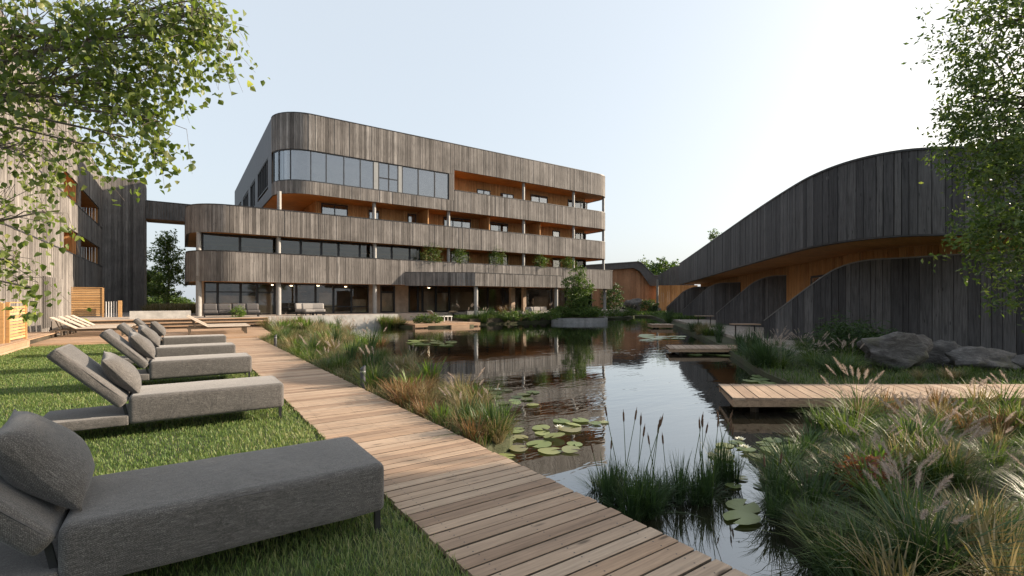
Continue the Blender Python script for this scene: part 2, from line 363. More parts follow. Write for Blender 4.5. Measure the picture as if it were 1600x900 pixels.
def arc(cx, cy, r, a0, a1, n=10):
    return [(cx + r * math.cos(math.radians(a0 + (a1 - a0) * i / n)), cy + r * math.sin(math.radians(a0 + (a1 - a0) * i / n))) for i in range(n + 1)]
def catmull(pts, n=14, closed=False):
    pts = [Vector(p) for p in pts]; N = len(pts); out = []
    for i in range(N if closed else N - 1):
        if closed: p0, p1, p2, p3 = pts[i - 1], pts[i], pts[(i + 1) % N], pts[(i + 2) % N]
        else: p0, p1, p2, p3 = pts[max(i - 1, 0)], pts[i], pts[i + 1], pts[min(i + 2, N - 1)]
        for k in range(n):
            t = k / n
            out.append(0.5 * ((2 * p1) + (p2 - p0) * t + (2 * p0 - 5 * p1 + 4 * p2 - p3) * t * t + (3 * p1 - p0 - 3 * p2 + p3) * t ** 3))
    if not closed: out.append(pts[-1])
    return out
class Path:
    def __init__(s, pts):
        s.p = [Vector((q[0], q[1])) for q in pts]; s.c = [0.0]
        for a, b in zip(s.p, s.p[1:]): s.c.append(s.c[-1] + (b - a).length)
        s.L = s.c[-1]
    def at(s, d):
        d = min(max(d, 0), s.L); import bisect
        i = min(max(bisect.bisect_right(s.c, d) - 1, 0), len(s.p) - 2)
        return s.p[i].lerp(s.p[i + 1], (d - s.c[i]) / max(s.c[i + 1] - s.c[i], 1e-9))
    def where(s, f, step=0.05):                    # first distance where f(point) holds
        d = 0
        while d < s.L:
            if f(s.at(d)): return d
            d += step
        return s.L
def cladding(mb, path, z0, z1, th=0.07, d0=0.0, d1=None, wmin=0.10, wmax=0.24, gap=0.016, out=0.02, seed=1):
    """vertical boards of uneven width, each its own block slightly proud or shy of its neighbours (inside is to the left)"""
    rr = random.Random(seed); d1 = path.L if d1 is None else d1; d = d0
    f0 = z0 if callable(z0) else (lambda q: z0); f1 = z1 if callable(z1) else (lambda q: z1)
    while d < d1 - 0.02:
        w = rr.uniform(wmin, wmax); e = min(d + w, d1)
        a, b_ = path.at(d), path.at(max(e - gap, d + 0.01)); n = (b_ - a)
        if n.length < 1e-4: d = e; continue
        n = Vector((n.y, -n.x)).normalized() * rr.uniform(0, out)
        mb.wallseg(a + n, b_ + n, f0(d), f1(d), th, min(max(rr.gauss(0.5, 0.2), 0), 1), f1(e))
        d = e
def strip(mb, path, z0, z1, th, d0=0.0, d1=None, step=0.4, off=0.0):
    """a continuous slab along a path"""
    d1 = path.L if d1 is None else d1; n = max(1, int((d1 - d0) / step)); q = [path.at(d0 + (d1 - d0) * i / n) for i in range(n + 1)]
    L, I = [], []
    for i, p in enumerate(q):
        t = (q[min(i + 1, n)] - q[max(i - 1, 0)]).normalized(); nn = Vector((-t.y, t.x)); L.append(p + nn * off); I.append(p + nn * (off + th))
    vs = []; fs = []
    for a, c in zip(L, I): vs += [(a.x, a.y, z0), (a.x, a.y, z1), (c.x, c.y, z1), (c.x, c.y, z0)]
    for i in range(n):
        for k in range(4): fs.append((i * 4 + k, i * 4 + (k + 1) % 4, i * 4 + 4 + (k + 1) % 4, i * 4 + 4 + k))
    fs += [(0, 1, 2, 3), (n * 4 + 3, n * 4 + 2, n * 4 + 1, n * 4)]
    mb.add(vs, fs)
def softbox(sx, sy, sz, bev, seg=3, name='soft', mat='fabric', crown=0.0):
    """a cushion block centred on the origin's base, rounded and slightly crowned"""
    bm = bmesh.new(); bmesh.ops.create_cube(bm, size=1)
    for v in bm.verts: v.co = Vector((v.co.x * sx, v.co.y * sy, (v.co.z + 0.5) * sz))
    bmesh.ops.subdivide_edges(bm, edges=[e for e in bm.edges if abs((e.verts[0].co - e.verts[1].co).x) > sx * 0.5], cuts=5, use_grid_fill=True)
    bm.normal_update()
    ed = [e for e in bm.edges if len(e.link_faces) == 2 and e.calc_face_angle(0) > 0.5]
    bmesh.ops.bevel(bm, geom=ed, offset=bev, segments=seg, profile=0.6, affect='EDGES', clamp_overlap=True)
    if crown:
        for v in bm.verts:
            fx = 1 - (2 * v.co.x / sx) ** 2; fy = 1 - (2 * v.co.y / sy) ** 2
            if v.co.z > sz * 0.5: v.co.z += crown * max(fx, 0) * max(fy, 0)
            v.co.y += 0.006 * math.sin(v.co.x * 9 + v.co.z * 5)
    me = bpy.data.meshes.new(name); bm.to_mesh(me); bm.free(); me.materials.append(MATS[mat])
    me.polygons.foreach_set('use_smooth', [True] * len(me.polygons)); return me
def pillow_mesh(sx, sy, t, name='pillow', mat='fabric', n=14):
    vs = []; fs = []
    for side in (1, -1):
        for i in range(n + 1):
            for j in range(n + 1):
                u, v = -1 + 2 * i / n, -1 + 2 * j / n
                k = max(0.0, (1 - abs(u) ** 2.6)) ** 0.55 * max(0.0, (1 - abs(v) ** 2.6)) ** 0.55
                pin = 1 - 0.07 * (1 - v * v) * abs(u) ** 3, 1 - 0.07 * (1 - u * u) * abs(v) ** 3
                wob = 0.012 * math.sin(5 * u + 2 * v) * k
                vs.append((u * sx / 2 * pin[0], v * sy / 2 * pin[1], side * (t / 2 * k + 0.004) + wob))
    m1 = (n + 1) ** 2
    for s in (0, 1):
        for i in range(n):
            for j in range(n):
                q = [s * m1 + i * (n + 1) + j, s * m1 + (i + 1) * (n + 1) + j, s * m1 + (i + 1) * (n + 1) + j + 1, s * m1 + i * (n + 1) + j + 1]
                fs.append(tuple(q if s == 0 else q[::-1]))
    rim = [i * (n + 1) for i in range(n)] + [n * (n + 1) + j for j in range(n)] + [i * (n + 1) + n for i in range(n, 0, -1)] + [j for j in range(n, 0, -1)]
    fs += [(a, b_, b_ + m1, a + m1) for a, b_ in zip(rim, rim[1:] + rim[:1])]
    me = bpy.data.meshes.new(name); me.from_pydata(vs, [], fs); fix_normals(me); me.materials.append(MATS[mat])
    me.polygons.foreach_set('use_smooth', [True] * len(me.polygons)); return me

# numpy meshes for blades and leaves
def np_mesh(name, verts, quads, tris, rnd, mat):
    me = bpy.data.meshes.new(name); nv = len(verts)
    me.vertices.add(nv); me.vertices.foreach_set('co', verts.astype(np.float32).ravel())
    nq, ntr = len(quads), len(tris)
    loops = np.concatenate([quads.ravel(), tris.ravel()]).astype(np.int32)
    me.loops.add(len(loops)); me.loops.foreach_set('vertex_index', loops)
    me.polygons.add(nq + ntr)
    st = np.concatenate([np.arange(nq) * 4, nq * 4 + np.arange(ntr) * 3]).astype(np.int32)
    me.polygons.foreach_set('loop_start', st)
    me.update(calc_edges=True)
    at = me.attributes.new('rnd', 'FLOAT', 'POINT'); at.data.foreach_set('value', rnd.astype(np.float32))
    me.materials.append(MATS[mat]); return me
def blades(base, h, w, ang, lean, curve, rnd):
    """curved two-segment grass blades; base Nx3"""
    n = len(base); dx, dy = np.cos(ang), np.sin(ang); px, py = -dy, dx
    V = np.zeros((n, 7, 3))
    for k, (t, ww) in enumerate(((0, 0.8), (0.45, 1.0), (0.8, 0.62))):
        o = h * (lean * t + curve * t * t); z = h * (t - 0.42 * np.clip(curve, 0, 3) * t ** 3)
        for s, sg in ((0, -1), (1, 1)):
            V[:, 2 * k + s, 0] = base[:, 0] + dx * o + sg * px * w * ww / 2
            V[:, 2 * k + s, 1] = base[:, 1] + dy * o + sg * py * w * ww / 2
            V[:, 2 * k + s, 2] = base[:, 2] + z
    o = h * (lean + curve); z = h * (1 - 0.42 * np.clip(curve, 0, 3))
    V[:, 6, 0] = base[:, 0] + dx * o; V[:, 6, 1] = base[:, 1] + dy * o; V[:, 6, 2] = base[:, 2] + z
    i = (np.arange(n) * 7)[:, None]
    q = np.concatenate([i + np.array([[0, 1, 3, 2]]), i + np.array([[2, 3, 5, 4]])]); t = i + np.array([[4, 5, 6]])
    return V.reshape(-1, 3), q, t, np.repeat(rnd, 7)
def leaves(P, size, aspect, droop, rnd, r, fold=0.25, heart=True):
    """folded leaves: stalk at P, blade hanging in a random direction"""
    n = len(P); a = r.uniform(0, 2 * np.pi, n); el = r.normal(-droop, 0.5, n)
    d = np.stack([np.cos(a) * np.cos(el), np.sin(a) * np.cos(el), np.sin(el)], 1)
    up = r.normal(0, 1, (n, 3)); s = np.cross(d, up); s /= np.linalg.norm(s, axis=1)[:, None] + 1e-9
    nn = np.cross(s, d); L = size[:, None]; Wd = (size * aspect)[:, None]
    if heart:
        pts = [(0, 0), (0.30, 1.0), (0.62, 0.72), (1.0, 0.0), (0.62, -0.72), (0.30, -1.0)]
    else:
        pts = [(0, 0), (0.45, 1.0), (1.0, 0.0), (0.45, -1.0)]
    V = np.stack([P + d * L * t + s * Wd * 0.5 * w + nn * Wd * fold * (abs(w) - 0.5) for t, w in pts], 1)
    k = len(pts); i = (np.arange(n) * k)[:, None]
    if heart: q = np.concatenate([i + np.array([[0, 1, 2, 3]]), i + np.array([[0, 3, 4, 5]])]); t = np.zeros((0, 3), int)
    else: q = np.zeros((0, 4), int); t = np.concatenate([i + np.array([[0, 1, 2]]), i + np.array([[0, 2, 3]])])
    return V.reshape(-1, 3), q, t, np.repeat(rnd, k)
# ------------------------------------------------------------------ the setting: ground, pond, lawn, walks, terraces
WZ, GZ = -0.25, -0.10
BX0, BX1 = 1.37, 2.67                              # boardwalk edges
def c2(u, v): p = G(u, v, WZ); return (p.x, p.y)
pond_ctrl = [(2.6, -4.0), (2.6, 1.5), (2.6, 4.0), (2.95, 4.75), c2(798, 690), c2(712, 632), c2(640, 586), c2(582, 551), c2(540, 529), c2(505, 518),
             (5.9, 30.5), (7.2, 32.4), (12.0, 32.6), (13.0, 30.0), (16.8, 29.5), (18.6, 31.3), (23.0, 31.6), (27.0, 32.2), (32.5, 33.2), (38, 34.2), (42.0, 36.5),
             c2(1020, 497), c2(1046, 508), c2(1082, 523), c2(1118, 541), c2(1150, 562), c2(1192, 590), c2(1262, 622), c2(1318, 655), c2(1290, 690),
             c2(1262, 715), c2(1222, 760), c2(1220, 812), c2(1268, 862), c2(1330, 905), c2(1380, 990), (3.6, -1.0), (3.3, -4.0)]
pond = [(p.x, p.y) for p in catmull([Vector((*q, 0)) for q in pond_ctrl], 6, True)]
def inside_poly(P, poly):
    x, y = P[:, 0], P[:, 1]; c = np.zeros(len(P), bool); q = np.array(poly); j = len(q) - 1
    for i in range(len(q)):
        xi, yi = q[i]; xj, yj = q[j]
        c ^= ((yi > y) != (yj > y)) & (x < (xj - xi) * (y - yi) / (yj - yi + 1e-12) + xi); j = i
    return c
outer = [(-400, -120), (500, -120), (500, 600), (-400, 600)]
tri = tessellate_polygon([[Vector((*p, 0)) for p in outer], [Vector((*p, 0)) for p in pond]])
mb = MB(); mb.add([(x, y, GZ) for x, y in outer + pond], tri)
n0 = len(outer); npd = len(pond)
skirt = [(x, y, -0.75) for x, y in pond]
base = len(mb.v); mb.add(skirt, [])
mb.f += [(n0 + i, n0 + (i + 1) % npd, base + (i + 1) % npd, base + i) for i in range(npd)]
struct(obj('ground', mb, 'ground', recalc=False))
mb = MB(); cxm = np.mean(np.array(pond), 0)
wp = []
for i in range(npd):
    a, c_ = Vector(pond[i - 1]), Vector(pond[(i + 1) % npd]); t = (c_ - a).normalized(); wp.append((pond[i][0] - t.y * -0.12, pond[i][1] + t.x * -0.12))
tri = tessellate_polygon([[Vector((*p, 0)) for p in pond]])
mb.add([(x, y, WZ) for x, y in pond], [t if (Vector((*pond[t[1]], 0)) - Vector((*pond[t[0]], 0))).cross(Vector((*pond[t[2]], 0)) - Vector((*pond[t[0]], 0))).z > 0 else t[::-1] for t in tri])
struct(obj('pond_water', mb, 'water', recalc=False))
# lawn sheet
LX0, LX1, LY0, LY1 = -4.25, BX0 - 0.02, -2.0, 23.0
mb = MB(); mb.box(LX0, LX1, LY0, LY1, -0.3, -0.004); lawn = struct(obj('lawn', mb, 'lawn_soil'))
# boardwalk: one object per plank
bw = bpy.data.objects.new('boardwalk', None); COL.objects.link(bw); struct(bw); WM[bw] = Matrix.Identity(4)
def plank_mesh(name, L, w, th, mat, bev=0.004, screws=()):
    m_ = MB(); h, k = w / 2, bev
    prof = [(-h, -th), (h, -th), (h, -k), (h - k, 0), (-h + k, 0), (-h, -k)]
    vs = [(-L / 2, y, z) for y, z in prof] + [(L / 2, y, z) for y, z in prof]
    fs = [(0, 1, 2, 3, 4, 5), (11, 10, 9, 8, 7, 6)] + [(i, (i + 1) % 6, (i + 1) % 6 + 6, i + 6) for i in range(6)]
    m_.add(vs, fs); nf = len(fs)
    if screws:                                     # two screw heads over every joist
        for x in screws:
            for y in (-w * .3, w * .3): m_.add([(x + .006 * math.cos(k * 1.0472), y + .006 * math.sin(k * 1.0472), .0008) for k in range(6)], [(0, 1, 2, 3, 4, 5)])
    me_ = mesh_of(name, m_, mat)
    if screws:                                     # metal screw heads; gap shade is painted dark onto the board flanks
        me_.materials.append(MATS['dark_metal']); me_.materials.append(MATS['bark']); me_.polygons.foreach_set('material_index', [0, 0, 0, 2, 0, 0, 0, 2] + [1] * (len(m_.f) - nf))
    return me_
pitch = 0.125
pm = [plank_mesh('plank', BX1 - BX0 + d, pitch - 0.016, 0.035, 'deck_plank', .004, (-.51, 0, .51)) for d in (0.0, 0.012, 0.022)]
y = -0.6; k = 0
while y < 22.95:
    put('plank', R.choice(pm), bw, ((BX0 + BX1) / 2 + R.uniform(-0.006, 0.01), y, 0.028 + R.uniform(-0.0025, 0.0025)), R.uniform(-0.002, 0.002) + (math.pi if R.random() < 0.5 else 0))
    y += pitch; k += 1
mb = MB()
for x in (BX0 + 0.14, (BX0 + BX1) / 2, BX1 - 0.14): mb = MB(); mb.box(x - 0.03, x + 0.03, -0.7, 22.9, -0.16, -0.0105); obj('joist', mb, 'bark', bw)
for i in range(12): mb = MB(); mb.box(BX1 - 0.19, BX1 - 0.09, i * 2.0, i * 2.0 + 0.1, -0.9, -0.161); obj('pile', mb, 'bark', bw)
# far sun deck, one step above the lawn, boards too fine to tell apart
DKZ = 0.10
mb = MB(); y = 23.0; rr = random.Random(3)
while y < 31.0:
    mb.box(-4.25, 3.35 + 0.06 * (y - 23), y, y + 0.133, DKZ - 0.04, DKZ + rr.uniform(-0.002, 0.002), rr.random()); y += 0.14
deck = bpy.data.objects.new('sun_deck', None); COL.objects.link(deck); struct(deck); WM[deck] = Matrix.Identity(4)
o = obj('deck_board', mb, 'deck_joined', deck); tag(o, kind='stuff')
mb = MB(); mb.box(-4.22, 3.3, 23.02, 31.0, -0.2, DKZ - 0.041); mb.box(-4.25, 3.35, 22.975, 23.0, -0.05, DKZ - 0.008)
obj('deck_frame', mb, 'deck_joined', deck)
# left raised deck along the wing
mb = MB(); x = -5.28
while x < -4.3:
    mb.box(x, x + 0.133, 12, 27.5, 0.27, 0.30 + rr.uniform(-0.002, 0.002), rr.random()); x += 0.14
ld = bpy.data.objects.new('side_deck', None); COL.objects.link(ld); struct(ld); WM[ld] = Matrix.Identity(4)
tag(obj('deck_board', mb, 'deck_joined', ld), kind='stuff')
for z0, z1 in ((-0.05, 0.085), (0.093, 0.262)):
    yy = 12.0
    while yy < 23.0:
        L = rr.uniform(2.0, 3.2); mb = MB(); mb.box(-4.31, -4.262 + rr.uniform(0, .004), yy, min(yy + L, 23.0) - 0.006, z0, z1, rr.random()); obj('fascia_plank', mb, 'deck_joined', ld); yy += L
mb = MB(); mb.box(-5.28, -4.32, 12, 27.5, -0.1, 0.265); obj('deck_frame', mb, 'soil', ld)
# steps up to the terrace
TZ = 0.60
st = bpy.data.objects.new('terrace_steps', None); COL.objects.link(st); struct(st); WM[st] = Matrix.Identity(4)
for i in range(3):
    mb = MB(); z = DKZ + (TZ - DKZ) * (i + 1) / 3
    mb.box(-4.2, 4.3, 31.0 + i * 0.42, 31.0 + (i + 1) * 0.42 + (0.2 if i == 2 else 0), z - 0.045, z - 0.003 if i == 2 else z, 0.3 + 0.2 * i); obj('tread', mb, 'deck_joined', st)
    mb = MB(); mb.box(-4.2, 4.3, 31.06 + i * 0.42, 31.10 + i * 0.42, z - 0.165, z - 0.046, 0.1); obj('riser', mb, 'bark', st)
# upper terrace with its retaining walls
mb = MB(); mb.prism([(-5.2, 32.3), (4.4, 32.3), (4.4, 33.0), (12.6, 33.0), (12.6, 36.2), (29.5, 36.2), (29.5, 34.6), (40.5, 36.0), (41, 62), (-5.2, 62)], -0.3, TZ)
struct(obj('terrace', mb, 'paving'))
def low_wall(name, label, a, b_, z0, z1, th, mat='concrete'):
    m_ = MB(); m_.wallseg(a, b_, z0, z1, th); o = obj(name, m_, mat); tag(o, label, 'wall'); return o
low_wall('retaining_wall', 'pale concrete retaining wall rising from the pond in front of the glazed ground floor', (6.4, 32.7), (12.75, 32.7), -0.7, TZ + 0.04, 0.28)
low_wall('retaining_wall', 'short sunlit concrete wall end among grasses beside the terrace steps', (4.45, 32.55), (6.1, 32.55), -0.3, TZ + 0.02, 0.35)
low_wall('retaining_wall', 'low grey concrete garden wall at the foot of the stair tower', (-2.3, 33.6), (0.5, 33.6), TZ - 0.02, TZ + 0.42, 0.3)
# lower landing by the water under the canopy
mb = MB(); x = 12.75
while x < 17.7:
    mb.box(x, x + 0.133, 29.75, 36.1, -0.02, 0.02 + rr.uniform(-0.002, 0.002), rr.random()); x += 0.14
lg = bpy.data.objects.new('water_landing', None); COL.objects.link(lg); struct(lg); WM[lg] = Matrix.Identity(4)
tag(obj('deck_board', mb, 'deck_joined', lg), kind='stuff')
mb = MB(); mb.box(12.75, 17.75, 29.72, 29.75, -0.18, 0.01, 0.2); mb.box(12.8, 17.7, 29.8, 36.1, -0.6, -0.025, 0.2); mb.box(15.2, 16.6, 29.25, 29.7, -0.5, -0.07, 0.5); obj('deck_frame', mb, 'deck_joined', lg)
# planted slope right of the landing
mb = MB(); mb.prism([(17.8, 31.3), (29.4, 32.6), (29.4, 36.19), (17.8, 36.19)], -0.5, 0.22); struct(obj('planted_bank', mb, 'soil'))
for i, (a, b_, z, lab) in enumerate([((19.6, 34.9), (22.2, 34.6), 0.72, 'low grey concrete block wall beside the front canopy column'), ((24.2, 33.6), (27.4, 33.9), 0.62, 'low concrete bench wall behind the planting near the island')]):
    low_wall('garden_wall', lab, a, b_, 0.0, z, 0.45, 'concrete_dark' if i == 0 else 'concrete')
# terrace in front of the pavilion rooms
EDGE = [cw(8.6, 13.6), cw(9.35, 19.0), cw(11.9, 31.0), cw(13.8, 42), cw(16.0, 53), cw(18.6, 62)]
BACK = [cw(24.5, 64), cw(18.0, 42), cw(14.4, 19.5), cw(12.0, 17.0)]
mb = MB(); mb.prism([(p.x, p.y) for p in EDGE + BACK], -0.6, 0.03); struct(obj('room_terrace', mb, 'paving'))
# docks: the near one runs along the picture, boards across it
def dock(label, x0, x1, z0, z1, pitch, top, th, skew, share):
    d = thing('dock', label, 'dock', cw(x0, z0, 0))
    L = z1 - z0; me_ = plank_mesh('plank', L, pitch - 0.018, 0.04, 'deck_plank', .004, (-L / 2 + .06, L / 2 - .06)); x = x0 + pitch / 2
    while x < x1:
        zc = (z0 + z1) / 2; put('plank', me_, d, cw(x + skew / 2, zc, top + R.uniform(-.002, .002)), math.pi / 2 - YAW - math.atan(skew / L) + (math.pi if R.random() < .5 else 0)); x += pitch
    m_ = MB()
    for zc in (z0 + 0.04, z1 - 0.04):
        a, c_ = cw(x0 + (skew if zc > z0 + 0.5 else 0) + 0.02, zc), cw(x1, zc); m_.bar((a.x, a.y, top - th / 2 - 0.042), (c_.x, c_.y, top - th / 2 - 0.042), 0.06, th, r=0.4)
    a, c_ = cw(x0 + 0.05, z0 + 0.08), cw(x0 + skew + 0.05, z1 - 0.08); m_.bar((a.x, a.y, top - th / 2 - 0.043), (c_.x, c_.y, top - th / 2 - 0.043), 0.05, th - 0.01, r=0.3)
    obj('frame_beam', m_, 'deck_joined', d)
    x = x0 + 0.5
    while x < x1:
        for zc in (z0 + 0.3, z1 - 0.3): m_ = MB(); p = cw(x, zc); m_.box(p.x - .05, p.x + .05, p.y - .05, p.y + .05, -0.9, top - th - 0.045); obj('post', m_, 'bark', d)
        x += 2.4
    return d
dock('long wooden dock path at right, crossing from the pond to the rocks', 3.55, 15.5, 7.72, 9.05, 0.215, 0.03, 0.10, 0.33, 1)
dock('small wooden jetty in front of the second dark fence', 5.35, 8.4, 16.3, 17.7, 0.2, -0.03, 0.08, 0.3, 1)
dock('tiny far wooden jetty near the distant reeds', 9.2, 10.6, 31.6, 33.0, 0.25, 0.02, 0.16, 0.1, 1)
# ------------------------------------------------------------------ main hotel block
FY = 36.0                                          # plane of the long facade
hotel = thing('hotel_block', 'four-storey hotel block with rounded corners clad in weathered grey timber', 'building', (18, 36, TZ))
backL, backR = 48.0, 46.0
P_low = Path([(0.3, backL)] + arc(2.8, 38.5, 2.5, 180, 270) + [(37.95, FY), (37.95, backR)])
P_mid = Path([(0.3, backL)] + arc(2.8, 38.5, 2.5, 180, 270) + arc(35.95, 38.0, 2.0, 270, 360) + [(37.95, backR)])
P_up = Path([(5.4, 67.0)] + arc(7.7, 38.3, 2.3, 180, 270) + arc(35.95, 38.0, 2.0, 270, 360) + [(37.95, backR)])
Z1a, Z1b, Z2a, Z2b, Z3a, Z3b, ZWa, ZWb, ZLt, ZR = 2.84, 4.78, 6.0, 7.77, 9.12, 10.88, 10.06, 12.2, 12.6, 14.76
def upd(x): return P_up.where(lambda p: p.y < 36.5 and p.x >= x)
d_side = P_up.where(lambda p: p.y <= 38.35)
d_win0 = P_up.where(lambda p: p.y <= 38.0); d_win1 = upd(FX(700, FY)); d_log = upd(FX(709.5, FY))
def band(name, path, z0, z1, d0=0, d1=None, seed=1, mat='grey_cladding', cop=True):
    m_ = MB(); cladding(m_, path, z0, z1, 0.07, d0, d1, seed=seed); o = obj(name, m_, mat, hotel); tag(o, kind='stuff')
    m_ = MB(); strip(m_, path, z0 + 0.02, z1 - 0.02, 0.10, d0, d1, off=0.075); obj('band_backing', m_, 'slab_grey', o)
    if cop: m_ = MB(); strip(m_, path, z1, z1 + 0.06, 0.26, d0, d1, off=-0.03); obj('coping', m_, 'dark_metal', o)
    return o
band('balcony_cladding', P_low, Z1a, Z1b, seed=1)
band('balcony_cladding', P_mid, Z2a, Z2b, seed=2)
band('balcony_cladding', P_up, Z3a, Z3b, d_log, None, seed=3)
band('sill_cladding', P_up, Z3a, ZWa - 0.04, d_side, d_log - 0.01, seed=4, cop=False)
band('roof_cladding', P_up, ZWb + 0.04, ZR, d_side, d_log - 0.01, seed=5)
band('roof_cladding', P_up, ZLt, ZR, d_log, None, seed=6)
band('pier_cladding', P_up, ZWa - 0.03, ZWb + 0.03, d_win1 + 0.1, d_log - 0.012, seed=7, cop=False)
# dark side wall of the upper block with its window openings
side_open = [(SY(402.5, 5.4), SY(418.5, 5.4), 10.2, 12.35), (SY(391, 5.4), SY(398.5, 5.4), 9.95, 12.3), (SY(379.5, 5.4), SY(388, 5.4), 9.95, 12.25), (SY(368.5, 5.4), SY(377, 5.4), 9.95, 12.2)]
side_open = [(max(a, b_), min(a, b_), z0, z1) for a, b_, z0, z1 in side_open]
ys = [67.0]; 
for a, b_, z0, z1 in sorted(side_open, reverse=True): ys += [a, b_]
ys.append(38.35)
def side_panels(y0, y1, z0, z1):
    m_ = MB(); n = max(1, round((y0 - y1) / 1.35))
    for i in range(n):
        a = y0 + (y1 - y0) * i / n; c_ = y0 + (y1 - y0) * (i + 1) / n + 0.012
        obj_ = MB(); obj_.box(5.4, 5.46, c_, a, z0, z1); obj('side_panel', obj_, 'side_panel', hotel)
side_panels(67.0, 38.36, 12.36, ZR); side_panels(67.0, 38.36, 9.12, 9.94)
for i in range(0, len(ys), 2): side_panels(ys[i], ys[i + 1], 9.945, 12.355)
for a, b_, z0, z1 in side_open:
    f = MB()
    for y0, y1, q0, q1 in ((b_, a, z0, z0 + .06), (b_, a, z1 - .06, z1), (b_, b_ + .07, z0, z1), (a - .07, a, z0, z1)): f.box(5.42, 5.55, y0 + .002, y1 - .002, q0, q1)
    nm = max(1, int((a - b_) / 0.9))
    for i in range(1, nm): yy = b_ + (a - b_) * i / nm; f.box(5.44, 5.56, yy - .03, yy + .03, z0 + .06, z1 - .06)
    w = obj('window', f, 'dark_metal', hotel)
    g = MB(); g.box(5.50, 5.52, b_ + .06, a - .06, z0 + .05, z1 - .05); obj('pane', g, 'glass_clear', w)
m_ = MB(); m_.box(5.40, 5.66, 38.4, 67, ZR, ZR + .06); obj('coping', m_, 'dark_metal', hotel)
m_ = MB(); m_.box(5.75, 5.85, 39, 67, 9.2, ZR - .1); obj('side_core', m_, 'interior', hotel)
# slabs: timber soffits over each open storey, roof
def foot(path, off):
    q = []
    n = int(path.L / 0.5)
    for i in range(n + 1):
        d = path.L * i / n; p = path.at(d); t = (path.at(d + .1) - path.at(d - .1)).normalized(); q.append(p + Vector((-t.y, t.x)) * off)
    return [(p.x, p.y) for p in q]
def slab(name, path, z0, z1, mat, x_back=None):
    m_ = MB(); poly = foot(path, 0.12); m_.prism(poly, z0, z1); return obj(name, m_, mat, hotel)
slab('floor_slab', P_low, Z1a + 0.03, Z1a + 0.36, 'larch_soffit'); slab('floor_slab', P_mid, Z2a + 0.03, Z2a + 0.36, 'larch_soffit')
slab('floor_slab', P_up, Z3a + 0.03, Z3a + 0.36, 'larch_soffit'); slab('roof_slab', P_up, ZLt + 0.03, ZLt + 0.4, 'larch_soffit'); slab('roof_deck', P_up, ZR - 0.25, ZR - 0.1, 'slab_grey')
# columns
cols = {'g': (311, 435, 585, 945), 'l1': (311, 435, 585, 700, 817, 895, 943), 'l2': (436, 584, 700, 817, 895, 943), 'l3': (817, 895, 943)}
zr = {'g': (TZ, Z1a + .03), 'l1': (Z1a + .36, Z2a + .03), 'l2': (Z2a + .36, Z3a + .03), 'l3': (Z3a + .36, ZLt + .03)}
for k, us in cols.items():
    for u in us:
        x = FX(u, 36.5) + (0.25 if u in (943, 945) else 0); y = 36.42 + (0.55 if u == 311 else 0) + (0.35 if u in (943, 945) else 0)
        m_ = MB(); rad = 0.165 if k == 'g' else 0.14; m_.tube([(x, y, zr[k][0]), (x, y, zr[k][1])], rad, 18); obj('column', m_, 'column_paint', hotel)
# recessed timber walls with windows
def timber_wall(y, x0, x1, z0, z1, seed):
    m_ = MB(); cladding(m_, Path([(x0, y), (x1, y)]), z0, z1, 0.06, wmin=.1, wmax=.2, seed=seed); o = obj('timber_wall', m_, 'larch_wall', hotel); tag(o, kind='stuff')
    m_ = MB(); m_.box(x0, x1, y + .065, y + .2, z0, z1); obj('wall_core', m_, 'interior', hotel); return o
def window(y, x0, x1, z0, z1, nm=1, gl='glass_mirror', curtain=0.0, par=None, transom=None, ft=0.07):
    f = MB(); e = 0.0
    f.box(x0, x1, y - .05, y + .05, z1 - ft, z1); f.box(x0, x1, y - .05, y + .05, z0, z0 + ft)
    xs = [x0 + (x1 - x0) * i / nm for i in range(nm + 1)]
    for i, x in enumerate(xs):
        c_ = min(max(x, x0 + ft / 2), x1 - ft / 2); f.box(c_ - ft / 2, c_ + ft / 2, y - .047, y + .047, z0 + ft, z1 - ft)
    if transom: f.box(x0 + ft, x1 - ft, y - .044, y + .044, transom - ft / 2, transom + ft / 2)
    w = obj('window', f, 'dark_metal', par or hotel)
    for a, b_ in zip(xs, xs[1:]): g = MB(); g.box(a + ft * .6, b_ - ft * .6, y - .01, y + .01, z0 + ft * .6, z1 - ft * .6); obj('pane', g, gl, w)
    return w
RY = 38.3                                          # plane of the recessed balcony walls
XE = 36.0
timber_wall(RY, 8.4, XE, Z2a + .36, Z3a + .03, 11)
timber_wall(RY, FX(709, RY) - .6, XE, Z3a + .36, ZLt + .03, 12)
timber_wall(RY, FX(657, RY), XE, Z1a + .36, Z2a + .03, 13)
for z0, z1 in ((Z1a + .36, Z2a + .03), (Z2a + .36, Z3a + .03), (Z3a + .36, ZLt + .03)):
    m_ = MB(); cladding(m_, Path([(XE, RY), (XE, 46)]), z0, z1, .06, wmin=.1, wmax=.2, seed=14); tag(obj('timber_wall', m_, 'larch_wall', hotel), kind='stuff')
m_ = MB(); cladding(m_, Path([(8.4, 46), (8.4, RY)]), Z2a + .36, Z3a + .03, .06, wmin=.1, wmax=.2, seed=15); tag(obj('timber_wall', m_, 'larch_wall', hotel), kind='stuff')
xl = FX(709.5, FY); m_ = MB(); cladding(m_, Path([(xl, RY), (xl, FY + .1)]), Z3a + .36, ZLt + .03, .06, wmin=.1, wmax=.2, seed=16); tag(obj('timber_wall', m_, 'larch_wall', hotel), kind='stuff')
for u in (669, 765, 844):                          # fins between the balconies
    x = FX(u, 36.5); m_ = MB(); cladding(m_, Path([(x, RY - .01), (x, 36.55)]), Z2a + .36, Z3a + .03, .1, wmin=.14, wmax=.2, seed=int(u)); tag(obj('balcony_divider', m_, 'larch_wall', hotel), kind='stuff')
